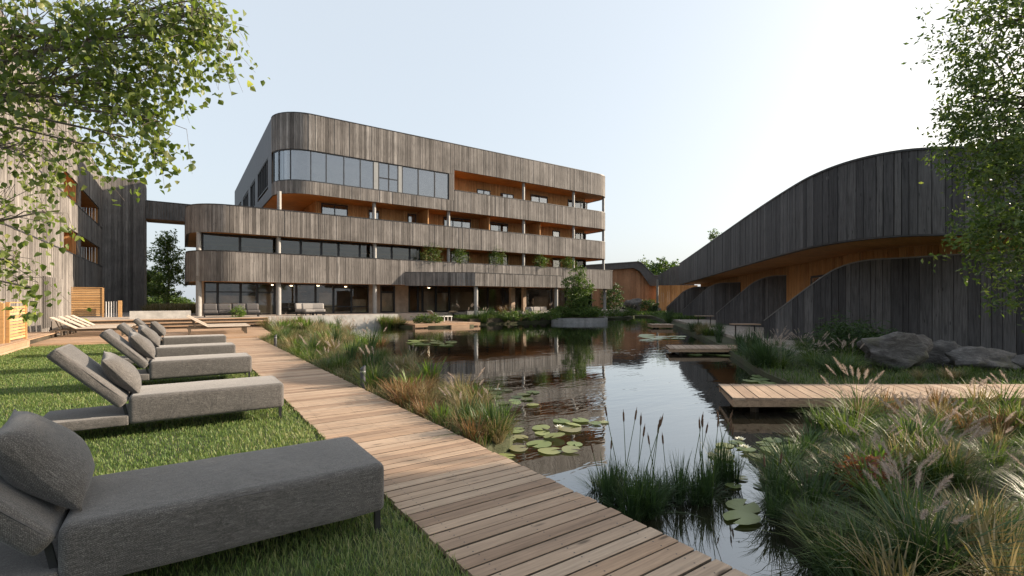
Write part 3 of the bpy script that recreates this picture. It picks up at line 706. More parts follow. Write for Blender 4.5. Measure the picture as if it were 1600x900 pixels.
for u in (666, 844): x = FX(u, 36.5); m_ = MB(); cladding(m_, Path([(x, RY - .01), (x, 36.55)]), Z1a + .36, Z2a + .03, .1, wmin=.14, wmax=.2, seed=int(u) + 1); tag(obj('balcony_divider', m_, 'larch_wall', hotel), kind='stuff')
wy = RY - .03
for u0, u1, v, nm in ((502, 543, 319.5, 2), (576, 592, 329, 1), (637, 650, 334.5, 1), (693, 735, 341, 3), (765.5, 793, 348.5, 2), (863, 874, 360.5, 1), (898, 915, 364, 2)):
    zt = FZ((u0 + u1) / 2, v, RY); window(wy, FX(u0, RY), FX(u1, RY), Z2a + .5, zt, nm)
for u0, u1, v, nm in ((745, 766, 297, 2), (782, 802, 303, 2), (829, 855, 305.5, 2), (887, 917, 314, 3)):
    window(wy, FX(u0, RY), FX(u1, RY), Z3a + .5, FZ((u0 + u1) / 2, v, RY), nm)
for u0, u1, v, nm in ((704, 732, 392, 2), (764, 793, 398, 2), (863, 875, 404, 1), (900, 915, 406, 1)):
    window(wy, FX(u0, RY), FX(u1, RY), Z1a + .5, FZ((u0 + u1) / 2, v, RY), nm, 'glass_clear')
# strip glazing of the top floor, round the corner
us = [460, 485, 510, 537.5, 562.5, 583]
stops = [d_win0, d_win0 + 0.75, d_win0 + 1.75] + [upd(FX(u, FY)) for u in us[1:]]
f = MB(); strip(f, P_up, ZWb - .03, ZWb + .035, .12, d_win0 - .05, d_win1 + .1, off=.04); strip(f, P_up, ZWa - .035, ZWa + .04, .12, d_win0 - .05, d_win1 + .1, off=.04)
def mull(d, w=.06):
    a, c_ = P_up.at(d - w / 2), P_up.at(d + w / 2); t = (c_ - a).normalized(); n = Vector((-t.y, t.x)) * .05; f.wallseg(a + n, c_ + n, ZWa + .04, ZWb - .03, .1)
for d in stops: mull(d)
w2 = [upd(FX(u, FY)) for u in (592, 607, 622)]; w3 = [upd(FX(u, FY)) for u in (629, 654, 679)] + [d_win1 + .04]
for d in w2 + w3: mull(d, .08)
strip(f, P_up, 11.0, 11.07, .1, w2[0], w2[2], off=.05)
win = obj('strip_window', f, 'dark_metal', hotel)
for s in (stops, w3):
    for a, c_ in zip(s, s[1:]): g = MB(); strip(g, P_up, ZWa + .03, ZWb - .02, .015, a + .02, c_ - .02, step=.2, off=.09); obj('pane', g, 'glass_mirror', win, smooth=False)
for a, c_ in zip(w2, w2[1:]):
    for z0, z1 in ((ZWa + .05, 10.99), (11.08, ZWb - .05)): g = MB(); strip(g, P_up, z0, z1, .015, a + .05, c_ - .05, off=.08); obj('pane', g, 'glass_mirror', win)
for a, c_ in ((stops[-1] + .03, w2[0] - .04), (w2[2] + .04, w3[0] - .04)): g = MB(); strip(g, P_up, ZWa + .03, ZWb - .02, .05, a, c_, off=.05); obj('infill_panel', g, 'grey_panel', win)
g = MB(); strip(g, P_up, ZWa, ZWb, .04, d_win0 - .3, d_win1 + .3, off=.75); obj('curtain', g, 'curtain', win)
# first-floor glazing (left half) and ground-floor glazing, rooms behind
LY = 37.2
xg = [FX(u, LY) for u in (316, 375, 432, 470, 502, 529, 562, 583, 612, 640, 656)]
for a, c_ in zip(xg, xg[1:]): window(LY, a + .005, c_ - .005, Z1a + .36, Z2a + .03, 1, 'glass_clear')
GY = 38.6
xs = [FX(u, GY) for u in (319, 340, 376, 402, 429, 463, 493, 521, 549, 576)]
for i, (a, c_) in enumerate(zip(xs, xs[1:])):
    if i < 4: window(GY, a + .005, c_ - .005, TZ, Z1a + .03, 1, 'glass_clear', transom=2.2)
    else: window(GY, a + .005, c_ - .005, TZ, Z1a + .03, 1, 'glass_clear', transom=1.12)
xs = [FX(u, GY) for u in (594, 617)] ; window(GY, xs[0], xs[1], TZ, Z1a + .03, 1, 'glass_clear', transom=2.3, ft=.12)
xs = [FX(u, GY) for u in (638, 653, 660, 681, 702, 744, 762, 786, 818, 862, 884, 905, 925)]
for i, (a, c_) in enumerate(zip(xs, xs[1:])): window(GY, a + .005, c_ - .005, TZ, Z1a + .03, 1, 'glass_clear', transom=2.35 if i == 3 else None, ft=.09)
for q0, q1 in ((FX(617, GY), FX(638, GY)), (FX(576, GY), FX(594, GY)), (1.1, FX(319, GY))): m_ = MB(); m_.box(q0 + .004, q1 - .004, GY - .03, GY + .1, TZ, Z1a + .03); obj('infill_panel', m_, 'interior', hotel)
m_ = MB(); m_.box(1.0, 36.5, 45.0, 45.2, TZ, Z2a); obj('back_wall', m_, 'interior', hotel)
m_ = MB(); m_.box(1.0, 1.1, GY, 45, TZ, Z1a); m_.box(1.0, 1.1, LY, 45, Z1a + .37, Z2a); obj('end_wall', m_, 'slab_grey', hotel)
m_ = MB(); m_.box(36.4, 36.5, GY, 45, TZ, Z1a); obj('end_wall', m_, 'slab_grey', hotel)
for u0, u1, zt, mat in ((322, 338, 2.1, 'interior_pale'), (342, 374, 1.95, 'interior_pale'), (378, 400, 1.95, 'interior_pale'), (404, 427, 2.1, 'interior_pale'), (500, 520, 2.2, 'interior_pale'), (552, 574, 1.7, 'interior_pale'), (596, 615, 2.2, 'interior_pale'), (655, 700, 2.4, 'interior_pale'), (706, 742, 2.4, 'interior_pale'), (838, 858, 2.0, 'interior_pale')):
    m_ = MB(); m_.box(FX(u0, GY), FX(u1, GY), GY + .35, GY + .42, TZ, zt); obj('room_screen', m_, mat, hotel)
for i in range(5):                                 # bottle shelves behind the bar
    m_ = MB(); m_.box(FX(464, GY), FX(492, GY), GY + 3.0, GY + 3.3, 1.0 + i * .33, 1.03 + i * .33); obj('bar_shelf', m_, 'interior_pale', hotel)
m_ = MB(); m_.box(FX(330, GY), FX(520, GY), GY + 2.2, GY + 2.8, TZ, 1.55); obj('bar_counter', m_, 'slab_grey', hotel)
for u, dy in ((426, 2.5), (455, 4), (497, 2.6), (540, 4), (670, 3.5)):
    x = FX(u, GY + dy); m_ = MB(); m_.tube([(x, GY + dy, Z1a - .05), (x, GY + dy, Z1a - .012)], .10, 14); obj('ceiling_lamp', m_, 'lamp_glow', hotel)
# canopy over the water landing
P_can = Path([(14.6, FY - .05), (19.4, 33.35), (28.7, 33.35), (28.7, FY - .05)])
m_ = MB(); cladding(m_, P_can, 2.78, 3.82, .07, seed=21); o = obj('canopy_cladding', m_, 'grey_cladding', hotel); tag(o, kind='stuff')
m_ = MB(); strip(m_, P_can, 2.8, 3.8, .1, off=.075, step=5); obj('band_backing', m_, 'slab_grey', o)
m_ = MB()
for a, c_ in zip(P_can.p, P_can.p[1:]):
    t = (c_ - a).normalized() * .03; m_.wallseg(a - t, c_ + t, 3.82, 3.87, .24)
    break
a, c_ = P_can.p[1], P_can.p[2]; m_.wallseg((a.x - .03, a.y - .03), (c_.x + .03, c_.y - .03), 3.822, 3.872, .24); obj('coping', m_, 'dark_metal', o)
m_ = MB(); m_.prism([(15.0, FY - .02), (19.5, 33.5), (28.55, 33.5), (28.55, FY - .02)], 2.81, 3.3); obj('canopy_soffit', m_, 'larch_soffit', hotel)
m_ = MB(); m_.prism([(15.0, FY - .02), (19.5, 33.5), (28.55, 33.5), (28.55, FY - .02)], 3.62, 3.74); obj('canopy_roof', m_, 'slab_grey', hotel)
for x, y, z0 in ((19.75, 33.75, 0.12), (28.2, 33.75, 0.1)):
    m_ = MB(); m_.tube([(x, y, z0), (x, y, 2.81)], .17, 18); obj('column', m_, 'column_paint', hotel)
m_ = MB(); x = FX(800, 36.4); m_.box(x - .2, x + .2, 36.2, 36.6, TZ, Z1a); x = FX(818, 36.4); m_.box(x - .17, x + .17, 36.2, 36.5, TZ, Z1a); obj('pier', m_, 'interior_pale', hotel)

# ------------------------------------------------------------------ left wing, stair tower, bridge
LXP = -5.3
wing = thing('side_wing', 'long grey timber wing on the left with recessed orange balconies', 'building', (LXP, 40, 0))
lp = Path([(LXP, 51.7), (LXP, 12.0)])              # inside (left of travel) must be -X: travel -Y has +X at left, so run it the other way
lp = Path([(LXP, 12.0), (LXP, 51.7)])
opens = [(SY(65, LXP), SY(95, LXP), 'louvre'), (SY(99.5, LXP), SY(122, LXP), 'open'), (SY(126.5, LXP), SY(155, LXP), 'open')]
def wband(z0, z1, y0=12.0, y1=51.7, seed=1, cop=False):
    m_ = MB(); cladding(m_, lp, z0, z1, .07, y0 - 12, y1 - 12, seed=seed); o = obj('cladding', m_, 'grey_cladding', wing); tag(o, kind='stuff')
    m_ = MB(); m_.box(LXP - .2, LXP - .075, y0, y1, z0, z1); obj('band_backing', m_, 'slab_grey', o)
    if cop: m_ = MB(); m_.box(LXP - .25, LXP + .03, y0, y1, z1, z1 + .06); obj('coping', m_, 'dark_metal', o)
wband(-.1, 4.36, seed=31, cop=True); wband(5.82, 7.5, seed=32, cop=True); wband(8.92, 11.96, seed=33, cop=True)
for z0, z1 in ((4.42, 5.815), (7.56, 8.915)):
    edges = [12.0] + [q for o_ in opens for q in o_[:2]] + [51.7]
    for i in range(0, len(edges), 2): wband(z0, z1, edges[i], edges[i + 1], seed=40 + i)
    for y0, y1, k in opens:
        if k == 'louvre':
            n = 14
            for i in range(n):
                yy = y0 + (y1 - y0) * (i + .5) / n; m_ = MB(); m_.box(LXP - .16, LXP - .04, yy - .11, yy + .08, z0, z1, i / n); obj('louvre', m_, 'charred_joined' if False else 'grey_cladding', wing)
            m_ = MB(); m_.box(LXP - .3, LXP - .25, y0, y1, z0, z1); obj('louvre_back', m_, 'slab_grey', wing)
        else:
            m_ = MB(); m_.box(LXP - 1.9, LXP - .08, y0, y1, z1 - .02, z1 + .1); m_.box(LXP - 1.9, LXP - .08, y0 - .1, y0, z0, z1 - .02); obj('balcony_lining', m_, 'larch_soffit', wing)
            m_ = MB(); cladding(m_, Path([(LXP - 1.7, y0), (LXP - 1.7, y1)]), z0 - 1, z1 - .02, .06, wmin=.12, wmax=.2, seed=int(y0)); cladding(m_, Path([(LXP - 1.7, y1 - .02), (LXP - .08, y1 - .02)]), z0 - 1, z1 - .02, .06, wmin=.12, wmax=.2, seed=int(y0) + 1); tag(obj('balcony_wall', m_, 'larch_wall', wing), kind='stuff')
            f = MB(); f.box(LXP - .1, LXP - .06, y0, y1, z0 - .02, z0 + .04); obj('rail', f, 'dark_metal', wing)
m_ = MB(); m_.box(LXP - 14, LXP - 2.2, 12, 51.7, 0, 11.8); obj('core', m_, 'slab_grey', wing)
# ground-floor slatted door panels
for y0, y1 in ((SY(65, LXP), SY(96, LXP)),):
    n = 12
    for i in range(n):
        yy = y0 + (y1 - y0) * (i + .5) / n; m_ = MB(); m_.box(LXP + .02, LXP + .07, yy - .12, yy + .1, .3, 2.75, i / n); obj('slat_panel_board', m_, 'grey_cladding', wing)
tower = thing('stair_tower', 'windowless grey timber stair tower between the side wing and footbridge', 'tower', (-4, 52, TZ))
tp = Path([(LXP, 51.75), (-2.54, 51.75), (-2.54, 55.0)])
m_ = MB(); cladding(m_, tp, TZ - .1, 11.9, .07, seed=51, wmin=.14, wmax=.24); tag(obj('cladding', m_, 'grey_cladding', tower), kind='stuff')
m_ = MB(); m_.box(LXP - .1, -2.63, 51.84, 54.9, TZ - .1, 11.85); obj('tower_core', m_, 'slab_grey', tower)
bridge = thing('footbridge', 'enclosed timber footbridge linking stair tower and hotel block', 'bridge', (0, 53, 8.8))
m_ = MB(); cladding(m_, Path([(-2.5, 52.9), (5.38, 52.9)]), 8.82, 10.36, .07, seed=52); tag(obj('cladding', m_, 'grey_cladding', bridge), kind='stuff')
m_ = MB(); m_.box(-2.5, 5.38, 52.98, 55.0, 8.75, 10.3); obj('bridge_deck', m_, 'far_wood', bridge)
m_ = MB(); m_.box(-2.5, 5.38, 52.86, 55.0, 10.36, 10.42); obj('coping', m_, 'dark_metal', bridge)
# ------------------------------------------------------------------ curved dark pavilion at right
pav = thing('room_pavilion', 'long low pavilion with curved charred-timber fascia on the right bank', 'building', cw(16, 30))
ctrl = [(19.6, 56.2), (16.0, 41.0), (13.6, 31.0), (11.75, 23.2), (10.75, 18.6), (10.42, 16.4), (10.55, 14.9), (11.15, 13.95), (12.1, 13.62), (13.5, 13.52), (16, 13.5), (19, 13.5), (24, 13.7)]
P_f = Path([(p.x, p.y) for p in catmull([cw(*q) for q in ctrl], 10)])
FZ0, FZ1 = 3.5, 5.9
d_near = P_f.where(lambda p: p.x * sn + p.y * cs < 24.0)
m_ = MB(); cladding(m_, P_f, FZ0, FZ1, .09, 0, d_near, wmin=.2, wmax=.36, out=.02, seed=61); tag(obj('fascia_cladding', m_, 'charred_joined', pav), kind='stuff')
fas = None
m_ = MB(); strip(m_, P_f, FZ0 + .02, FZ1 - .02, .12, step=.25, off=.1); fas = obj('fascia', m_, 'slab_grey', pav)
bw_ = [.17, .21, .25, .29, .34]
def upright(name, w, h, th, mat):
    m2 = MB(); k = .004
    pr = [(-w / 2, k), (-w / 2 + k, 0), (w / 2 - k, 0), (w / 2, k), (w / 2, th), (-w / 2, th)]
    vs = [(x, y, 0) for x, y in pr] + [(x, y, h) for x, y in pr]
    m2.add(vs, [(5, 4, 3, 2, 1, 0), (6, 7, 8, 9, 10, 11)] + [(i, (i + 1) % 6, (i + 1) % 6 + 6, i + 6) for i in range(6)]); return mesh_of(name, m2, mat)
bms = {w: upright('board', w - .016, FZ1 - FZ0, .08, 'charred_board') for w in bw_}
d = d_near
while d < P_f.L - .4:
    w = R.choice(bw_); a, c_ = P_f.at(d), P_f.at(d + w); t = (c_ - a); n = Vector((t.y, -t.x)).normalized() * R.uniform(0, .018); mid = (a + c_) / 2 + n
    put('board', bms[w], fas, (mid.x, mid.y, FZ0), math.atan2(t.y, t.x)); d += w
m_ = MB(); strip(m_, P_f, FZ1, FZ1 + .06, .3, step=.25, off=-.035); obj('coping', m_, 'dark_metal', pav)
m_ = MB(); strip(m_, P_f, FZ0 - .05, FZ0 - .003, .2, step=.25, off=.0); obj('drip_edge', m_, 'dark_metal', pav)
wallc = [cw(22.0, 56), cw(13.6, 18.5), cw(13.7, 17.2), cw(14.5, 16.2), cw(16, 16.0), cw(24, 16.2)]
P_w = Path([(p.x, p.y) for p in wallc])
# soffit and roof as sheets between fascia and back
back = [cw(24.0, 18.5), cw(20.5, 19.0), cw(31, 57)]
soff = [P_f.at(P_f.L * i / 120) for i in range(121)]
poly = [(p.x, p.y) for p in soff] + [(p.x, p.y) for p in back]
m_ = MB(); m_.prism([((soff[i] + Vector((-(soff[min(i + 1, 120)] - soff[max(i - 1, 0)]).normalized().y, (soff[min(i + 1, 120)] - soff[max(i - 1, 0)]).normalized().x)) * .21).x, (soff[i] + Vector((-(soff[min(i + 1, 120)] - soff[max(i - 1, 0)]).normalized().y, (soff[min(i + 1, 120)] - soff[max(i - 1, 0)]).normalized().x)) * .21).y) for i in range(121)] + [(p.x, p.y) for p in back], FZ0 + .01, FZ0 + .1); obj('soffit', m_, 'larch_soffit', pav)
m_ = MB(); m_.prism(poly, FZ1 - .3, FZ1 - .2); obj('roof', m_, 'slab_grey', pav)
m_ = MB(); cladding(m_, P_w, 0.0, FZ0, .08, wmin=.14, wmax=.24, seed=63); tag(obj('timber_wall', m_, 'larch_wall', pav), kind='stuff')
# sliding doors and posts of the rooms
ddir = (cw(22.0, 56) - cw(13.6, 18.5)).normalized(); dn = Vector((-ddir.y, ddir.x, 0))      # dn points to the pond
for z in (21.0, 30.2, 41.0):
    a = cw(13.6, 18.5) + ddir * ((z - 18.5) / (37.5) * (cw(22.0, 56) - cw(13.6, 18.5)).length) + dn * .03
    e = a + ddir * 2.6
    f = MB(); hz_ = Vector((0, 0, 1))
    for p0, p1 in ((a, e),):
        f.bar(p0 + hz_ * .06, p1 + hz_ * .06, .1, .1); f.bar(p0 + hz_ * 2.75, p1 + hz_ * 2.75, .1, .1)
    for k in (0, .5, 1): p0 = a.lerp(e, k); f.bar(p0 + hz_ * .1, p0 + hz_ * 2.7, .09, .09)
    w = obj('sliding_door', f, 'dark_metal', pav)
    for k0, k1 in ((0, .5), (.5, 1)):
        g = MB(); p0, p1 = a.lerp(e, k0) + dn * .015, a.lerp(e, k1) + dn * .015; g.bar(p0 + hz_ * 1.4, p1 + hz_ * 1.4, .02, 2.55); obj('pane', g, 'glass_mirror', w)
# lower link roof at the far end
link = thing('link_building', 'low dark link roof joining the far wooden hall and the pavilion', 'building', cw(20.5, 62))
q = [cw(18.55, 61.0), cw(20.4, 60.5), cw(21.0, 57.5)]
m_ = MB(); cladding(m_, Path([(p.x, p.y) for p in (cw(18.7, 61.5), cw(20.5, 61.0), cw(23, 60.5))]), lambda s_: 3.55, lambda s_: 4.85 + min(s_, 1.9) / 1.9 * 1.1, .1, wmin=.3, wmax=.4, seed=65); tag(obj('fascia_cladding', m_, 'charred_joined', link), kind='stuff')
m_ = MB(); cladding(m_, Path([(p.x, p.y) for p in (cw(18.9, 63.0), cw(24, 62.0))]), 0, 3.6, .1, wmin=.2, wmax=.3, seed=66); tag(obj('timber_wall', m_, 'larch_wall', link), kind='stuff')
m_ = MB(); p = cw(18.6, 61.4); m_.tube([(p.x, p.y, 0), (p.x, p.y, 4.3)], .14, 12); obj('post', m_, 'cap_metal', link)
# ------------------------------------------------------------------ privacy fences between the room terraces
fdir = Vector((.525, -.851)); A1 = Vector((10.5, 20.0))
def fence_hit(u, v):                               # picture point on the first fence's plane -> (distance, height)
    a = (u - U0) / F; s_ = (a * A1.y - A1.x) / (fdir.x - a * fdir.y); z = A1.y + fdir.y * s_
    return s_, H + (HZ - v) / F * z
prof = [fence_hit(*q) for q in ((1195, 501.5), (1228, 475.5), (1262, 449.8), (1292, 428), (1306, 420.5), (1320, 415), (1337, 410), (1355, 406.8), (1375, 405), (1400, 404.2))]
prof[0] = (0.0, prof[0][1])
def ptop(s_):
    if s_ >= prof[-1][0]: return prof[-1][1]
    for (a, za), (b_, zb) in zip(prof, prof[1:]):
        if s_ <= b_: return za + (zb - za) * (s_ - a) / (b_ - a)
def fence(A, L, label, single, seed):
    t = thing('privacy_fence', label, 'fence', cw(A[0], A[1], 0.0), group='dark curved privacy fences in front of the pavilion')
    rr = random.Random(seed); s_ = 0.0; joined = MB()
    w2 = lambda s_, off=0.0: cw(A[0] + fdir.x * s_ + fdir.y * off, A[1] + fdir.y * s_ - fdir.x * off)
    while s_ < L - .05:
        w = rr.choice((.16, .2, .24, .28, .33)); e = min(s_ + w, L); pr = rr.uniform(0, .016)
        a, c_ = w2(s_, pr), w2(e - .014, pr)
        mb_ = MB() if single else joined
        mb_.wallseg(a, c_, -.3, ptop(s_) - .01, .10, rr.random(), ptop(e) - .01)
        if single: obj('board', mb_, 'charred_board', t)
        s_ = e
    if not single: tag(obj('boards', joined, 'charred_joined', t), kind='stuff').name = 'fence_board'
    mb_ = MB(); n = 26
    pts = [(L * i / n) for i in range(n + 1)]
    V = []; Fc = []
    for s_ in pts:
        o1, o2 = w2(s_, .03), w2(s_, -.14); z = ptop(s_); V += [(o1.x, o1.y, z - .008), (o1.x, o1.y, z + .035), (o2.x, o2.y, z + .035), (o2.x, o2.y, z - .008)]
    for i in range(n):
        for k in range(4): Fc.append((i * 4 + k, i * 4 + (k + 1) % 4, i * 4 + 4 + (k + 1) % 4, i * 4 + 4 + k))
    Fc += [(0, 1, 2, 3), (n * 4, n * 4 + 3, n * 4 + 2, n * 4 + 1)]; mb_.add(V, Fc)
    a, c_ = w2(-.03, .03), w2(-.03, -.14); mb_.bar((a.x, a.y, 0), (a.x, a.y, 0.01), .01, .01)
    obj('cap', mb_, 'cap_metal', t); return t
fence((10.5, 20.0), 8.6, 'nearest dark timber fence, long wall rising behind the boulders', True, 71)
fence((13.18, 31.0), 5.4, 'second dark timber fence from the front, rising beside a small table', True, 72)
fence((14.95, 42.0), 5.4, 'third dark timber fence from the front, in the middle of the row', False, 73)
fence((17.1, 53.0), 5.4, 'fourth dark timber fence from the front, small in the distance', False, 74)
fence((19.3, 60.0), 4.0, 'farthest dark timber fence, next to the link building', False, 75)
# ------------------------------------------------------------------ far wooden hall with a sloping roof edge
hall = thing('wooden_hall', 'reddish timber hall with dark sloping roof edge beyond the hotel corner', 'building', cw(14, 64))
DH = 64.0
def hp(u, v, d=DH): p = D(u, v, d); return p
top = [(905, 416), (925, 414.3), (998, 409.3), (1003, 411.5), (1022.5, 431.0), (1031, 430.5)]
bot = [(905, 425), (925, 423.5), (990, 418.5), (1000, 424), (1016, 446.5), (1031, 447)]
m_ = MB()
for i in range(len(top) - 1):
    p = [hp(*bot[i]), hp(*bot[i + 1]), hp(*bot[i + 1], DH + 1.2), hp(*bot[i], DH + 1.2), hp(*top[i]), hp(*top[i + 1]), hp(*top[i + 1], DH + 1.2), hp(*top[i], DH + 1.2)]
    for k in (2, 3, 6, 7): p[k].z = p[{2: 1, 3: 0, 6: 5, 7: 4}[k]].z
    m_.hexa(p)
obj('roof_edge', m_, 'charred_joined', hall)
m_ = MB()
for i in range(len(top) - 1):
    p = [hp(*top[i], DH - .1), hp(*top[i + 1], DH - .1), hp(*top[i + 1], DH + 9), hp(*top[i], DH + 9)]
    z = [hp(*top[i]).z, hp(*top[i + 1]).z]; zz = [z[0], z[1], z[1], z[0]]
    m_.hexa([Vector((a.x, a.y, h_ + .005)) for a, h_ in zip(p, zz)] + [Vector((a.x, a.y, h_ + .1)) for a, h_ in zip(p, zz)])
obj('roof_sheet', m_, 'cap_metal', hall)
m_ = MB(); rr = random.Random(8); u = 905.0
def vb(u):
    for (a, va), (b_, vb_) in zip(bot, bot[1:]):
        if u <= b_: return va + (vb_ - va) * (u - a) / (b_ - a)
    return bot[-1][1]
while u < 1030:
    w = rr.uniform(2.2, 3.6); e = min(u + w, 1030); a, c_ = hp(u, 480, DH + .6), hp(e - .08, 480, DH + .6); pr = rr.uniform(0, .03)
    m_.wallseg((a.x, a.y), (c_.x, c_.y), 0, hp(u, vb(u) - 1.5).z, .2, rr.random(), hp(e, vb(e) - 1.5).z); u = e
tag(obj('timber_wall', m_, 'far_wood', hall), kind='stuff')

# ------------------------------------------------------------------ grey daybeds on the lawn
def daybed(loc, label):
    t = thing('sun_lounger', label, 'sun lounger', loc, 0, 'grey upholstered daybeds on the lawn')
    # local: x along the bed (0 = hinge, 1.65 = foot end), y 0..0.85
    me = softbox(1.66, .85, .33, .055, 4, 'mattress', 'fabric', .008)
    o = put('mattress', me, t, Vector(loc) + Vector((.83, .425, .155)))
    m_ = MB(); L3 = Vector(loc)
    m_.tube([L3 + Vector(q) for q in ((.03, .012, .455), (.85, .008, .458), (1.61, .012, .455), (1.645, .05, .455), (1.645, .80, .455), (1.61, .84, .455), (.03, .84, .455))], .004, 5); obj('piping', m_, 'seat_dark', o)
    base = softbox(.82, .85, .115, .02, 2, 'base_panel', 'fabric')
    put('base_panel', base, t, Vector(loc) + Vector((-.405, .425, .15)))
    ang = math.radians(134)                        # backrest leans towards -x
    bk = softbox(.90, .85, .13, .05, 4, 'backrest', 'fabric', .012)
    rot = Matrix.Rotation(-ang, 4, 'Y')
    bo = put('backrest', bk, t, Vector(loc) + Vector((-.40, .425, .67)), rot=Matrix.Rotation(math.radians(46), 4, 'Y'))
    pipe = MB(); L_, W_ = .43, .405
    loop = [(-L_ + .03, -W_), (L_ - .03, -W_), (L_, -W_ + .03), (L_, W_ - .03), (L_ - .03, W_), (-L_ + .03, W_), (-L_, W_ - .03), (-L_, -W_ + .03), (-L_ + .03, -W_)]
    pipe.tube([WM[bo] @ Vector((x * 1.03, y * 1.03, .112)) for x, y in loop], .006, 5); obj('piping', pipe, 'seat_dark', bo)
    pl = pillow_mesh(.56, .62, .26)
    put('pillow', pl, t, Vector(loc) + Vector((-.11, .44, .735)), rot=Matrix.Rotation(math.radians(52), 4, 'Y') @ Matrix.Rotation(.06, 4, 'Z'))
    for x, y in ((1.615, .05), (1.615, .80), (-.72, .05), (-.72, .80)):
        g = MB(); g.box(loc[0] + x - .018, loc[0] + x + .018, loc[1] + y - .018, loc[1] + y + .018, loc[2] - .01, loc[2] + .16); obj('leg', g, 'dark_metal', t)
    f = MB(); f.bar((loc[0] - .78, loc[1] + .2, loc[2] + .14), (loc[0] + 1.6, loc[1] + .2, loc[2] + .14), .03, .03); f.bar((loc[0] - .78, loc[1] + .65, loc[2] + .14), (loc[0] + 1.6, loc[1] + .65, loc[2] + .14), .03, .03)
    for y in (.08, .77): f.bar((loc[0] - .02, loc[1] + y, loc[2] + .26), (loc[0] - .06, loc[1] + y, loc[2] + .47), .02, .03)
    obj('frame', f, 'dark_metal', t)
    return t
bed = daybed((-.50, 3.2, 0.0), 'closest grey daybed, cut off by the left edge of the picture')
kids_of(bed)
for y, dx, lab in ((7.12, 0.0, 'second grey daybed from the camera, sunlit with a pillow on its raised back'), (10.95, .03, 'third grey daybed from the camera, in the middle of the row of five'), (14.05, .0, 'fourth grey daybed from the camera'), (17.8, .05, 'fifth and farthest grey daybed, nearest the sun deck')):
    cb = copy_tree(bed, (-.50 + dx, y, 0.0), R.uniform(-.012, .012), lab)
    for ch in [q for q in COL.objects if q.parent == cb and q.name.startswith('pillow')]:
        ch.matrix_local = ch.matrix_local @ Matrix.Translation((R.uniform(-.03, .04), R.uniform(-.05, .08), 0)) @ Matrix.Rotation(R.uniform(-.16, .16), 4, 'Z') @ Matrix.Diagonal((R.uniform(.95, 1.04), R.uniform(.95, 1.04), R.uniform(.85, 1.1), 1))
# ------------------------------------------------------------------ slatted wooden loungers on the sun deck
def slat_lounger(loc, label, group):
    t = thing('wooden_lounger', label, 'sun lounger', loc, 0, group)
    x0, y0, z0 = loc; me = plank_mesh('slat', 1.65, .125, .025, 'pale_slat'); mb_ = plank_mesh('slat', .92, .125, .025, 'pale_slat')
    for i in range(5):
        y = y0 + .08 + i * .15
        put('seat_slat', me, t, (x0 + .83, y, z0 + .36))
        put('back_slat', mb_, t, (x0 - .375, y, z0 + .36 + .235), rot=Matrix.Rotation(math.radians(31), 4, 'Y'))
    f = MB()
    for y in (y0 + .1, y0 + .66):
        f.bar((x0 - .75, y, z0 + .28), (x0 + 1.62, y, z0 + .30), .04, .05)
        f.bar((x0 - .45, y, z0 + .29), (x0 - .60, y, z0 + .70), .03, .03)
    f.bar((x0 + .1, y0 + .1, z0 + .31), (x0 + .1, y0 + .66, z0 + .31), .04, .03); f.bar((x0 + 1.4, y0 + .1, z0 + .31), (x0 + 1.4, y0 + .66, z0 + .31), .04, .03)
    obj('frame', f, 'bark', t)
    for x in (x0 - .68, x0 + 1.5):
        for y in (y0 + .1, y0 + .66): g = MB(); g.bar((x, y, z0), (x, y, z0 + .275), .06, .06); obj('leg', g, 'bark', t)
    return t
ga, gb = 'slatted wooden loungers on the left of the sun deck', 'slatted wooden loungers at the pond end of the sun deck'
l0 = slat_lounger((-3.55, 26.3, DKZ), 'slatted wooden lounger on the left of the sun deck, frontmost of four', ga); kids_of(l0)
for i, lab in enumerate(('second of four', 'third of four', 'rearmost of four')):
    copy_tree(l0, (-3.45 + .05 * i, 27.35 + 1.02 * i, DKZ), 0, 'slatted wooden lounger on the left of the sun deck, ' + lab + ' from the lawn', ga)
for i, lab in enumerate(('frontmost', 'middle', 'rearmost')):
    copy_tree(l0, (.98 + .04 * i, 24.9 + 1.05 * i, DKZ), 0, 'slatted wooden lounger beside the pond grasses, ' + lab + ' of the right-hand three', gb)
# ------------------------------------------------------------------ slatted screens, railing
def screen(label, a, b_, z0, z1, pitch, post=True):
    t = thing('slatted_screen', label, 'screen', (a[0], a[1], z0)); A, B = Vector((*a, 0)), Vector((*b_, 0)); L = (B - A).length
    me = plank_mesh('slat', L - .08, .028, pitch - .028, 'slat_wood', .003)
    n = int((z1 - z0 - .05) / pitch); rz = math.atan2(B.y - A.y, B.x - A.x); mid = (A + B) / 2
    for i in range(n): put('slat', me, t, (mid.x, mid.y, z0 + .04 + pitch * (i + 1)), rz)
    for p in (A, B): g = MB(); g.box(p.x - .045, p.x + .045, p.y - .045, p.y + .045, z0, z1); obj('post', g, 'slat_wood', t)
    g = MB(); g.bar((A.x, A.y, z1 + .02), (B.x, B.y, z1 + .02), .1, .035); obj('top_rail', g, 'slat_wood', t)
    return t
screen('sunlit slatted timber screen at the corner of the raised side deck', (-4.36, 20.9), (-4.36, 22.9), .30, 1.52, .098)
screen('shaded slatted timber screen set across the raised side deck', (-5.22, 20.75), (-4.45, 20.75), .30, 1.52, .098)
screen('wide orange slatted timber screen behind the wooden loungers', (FX(101, 38), 38.0), (FX(161, 38), 38.0), TZ, 2.36, .105)
rl = thing('picket_railing', 'low picket railing with timber post beside the wide slatted screen', 'railing', (-3.4, 37, TZ))
xa, xb = FX(166, 37.5), FX(182, 37.5)
for i in range(5): g = MB(); x = xa + (xb - xa) * i / 4; g.box(x - .02, x + .02, 37.48, 37.52, TZ, 1.55); obj('picket', g, 'white_paint', rl)
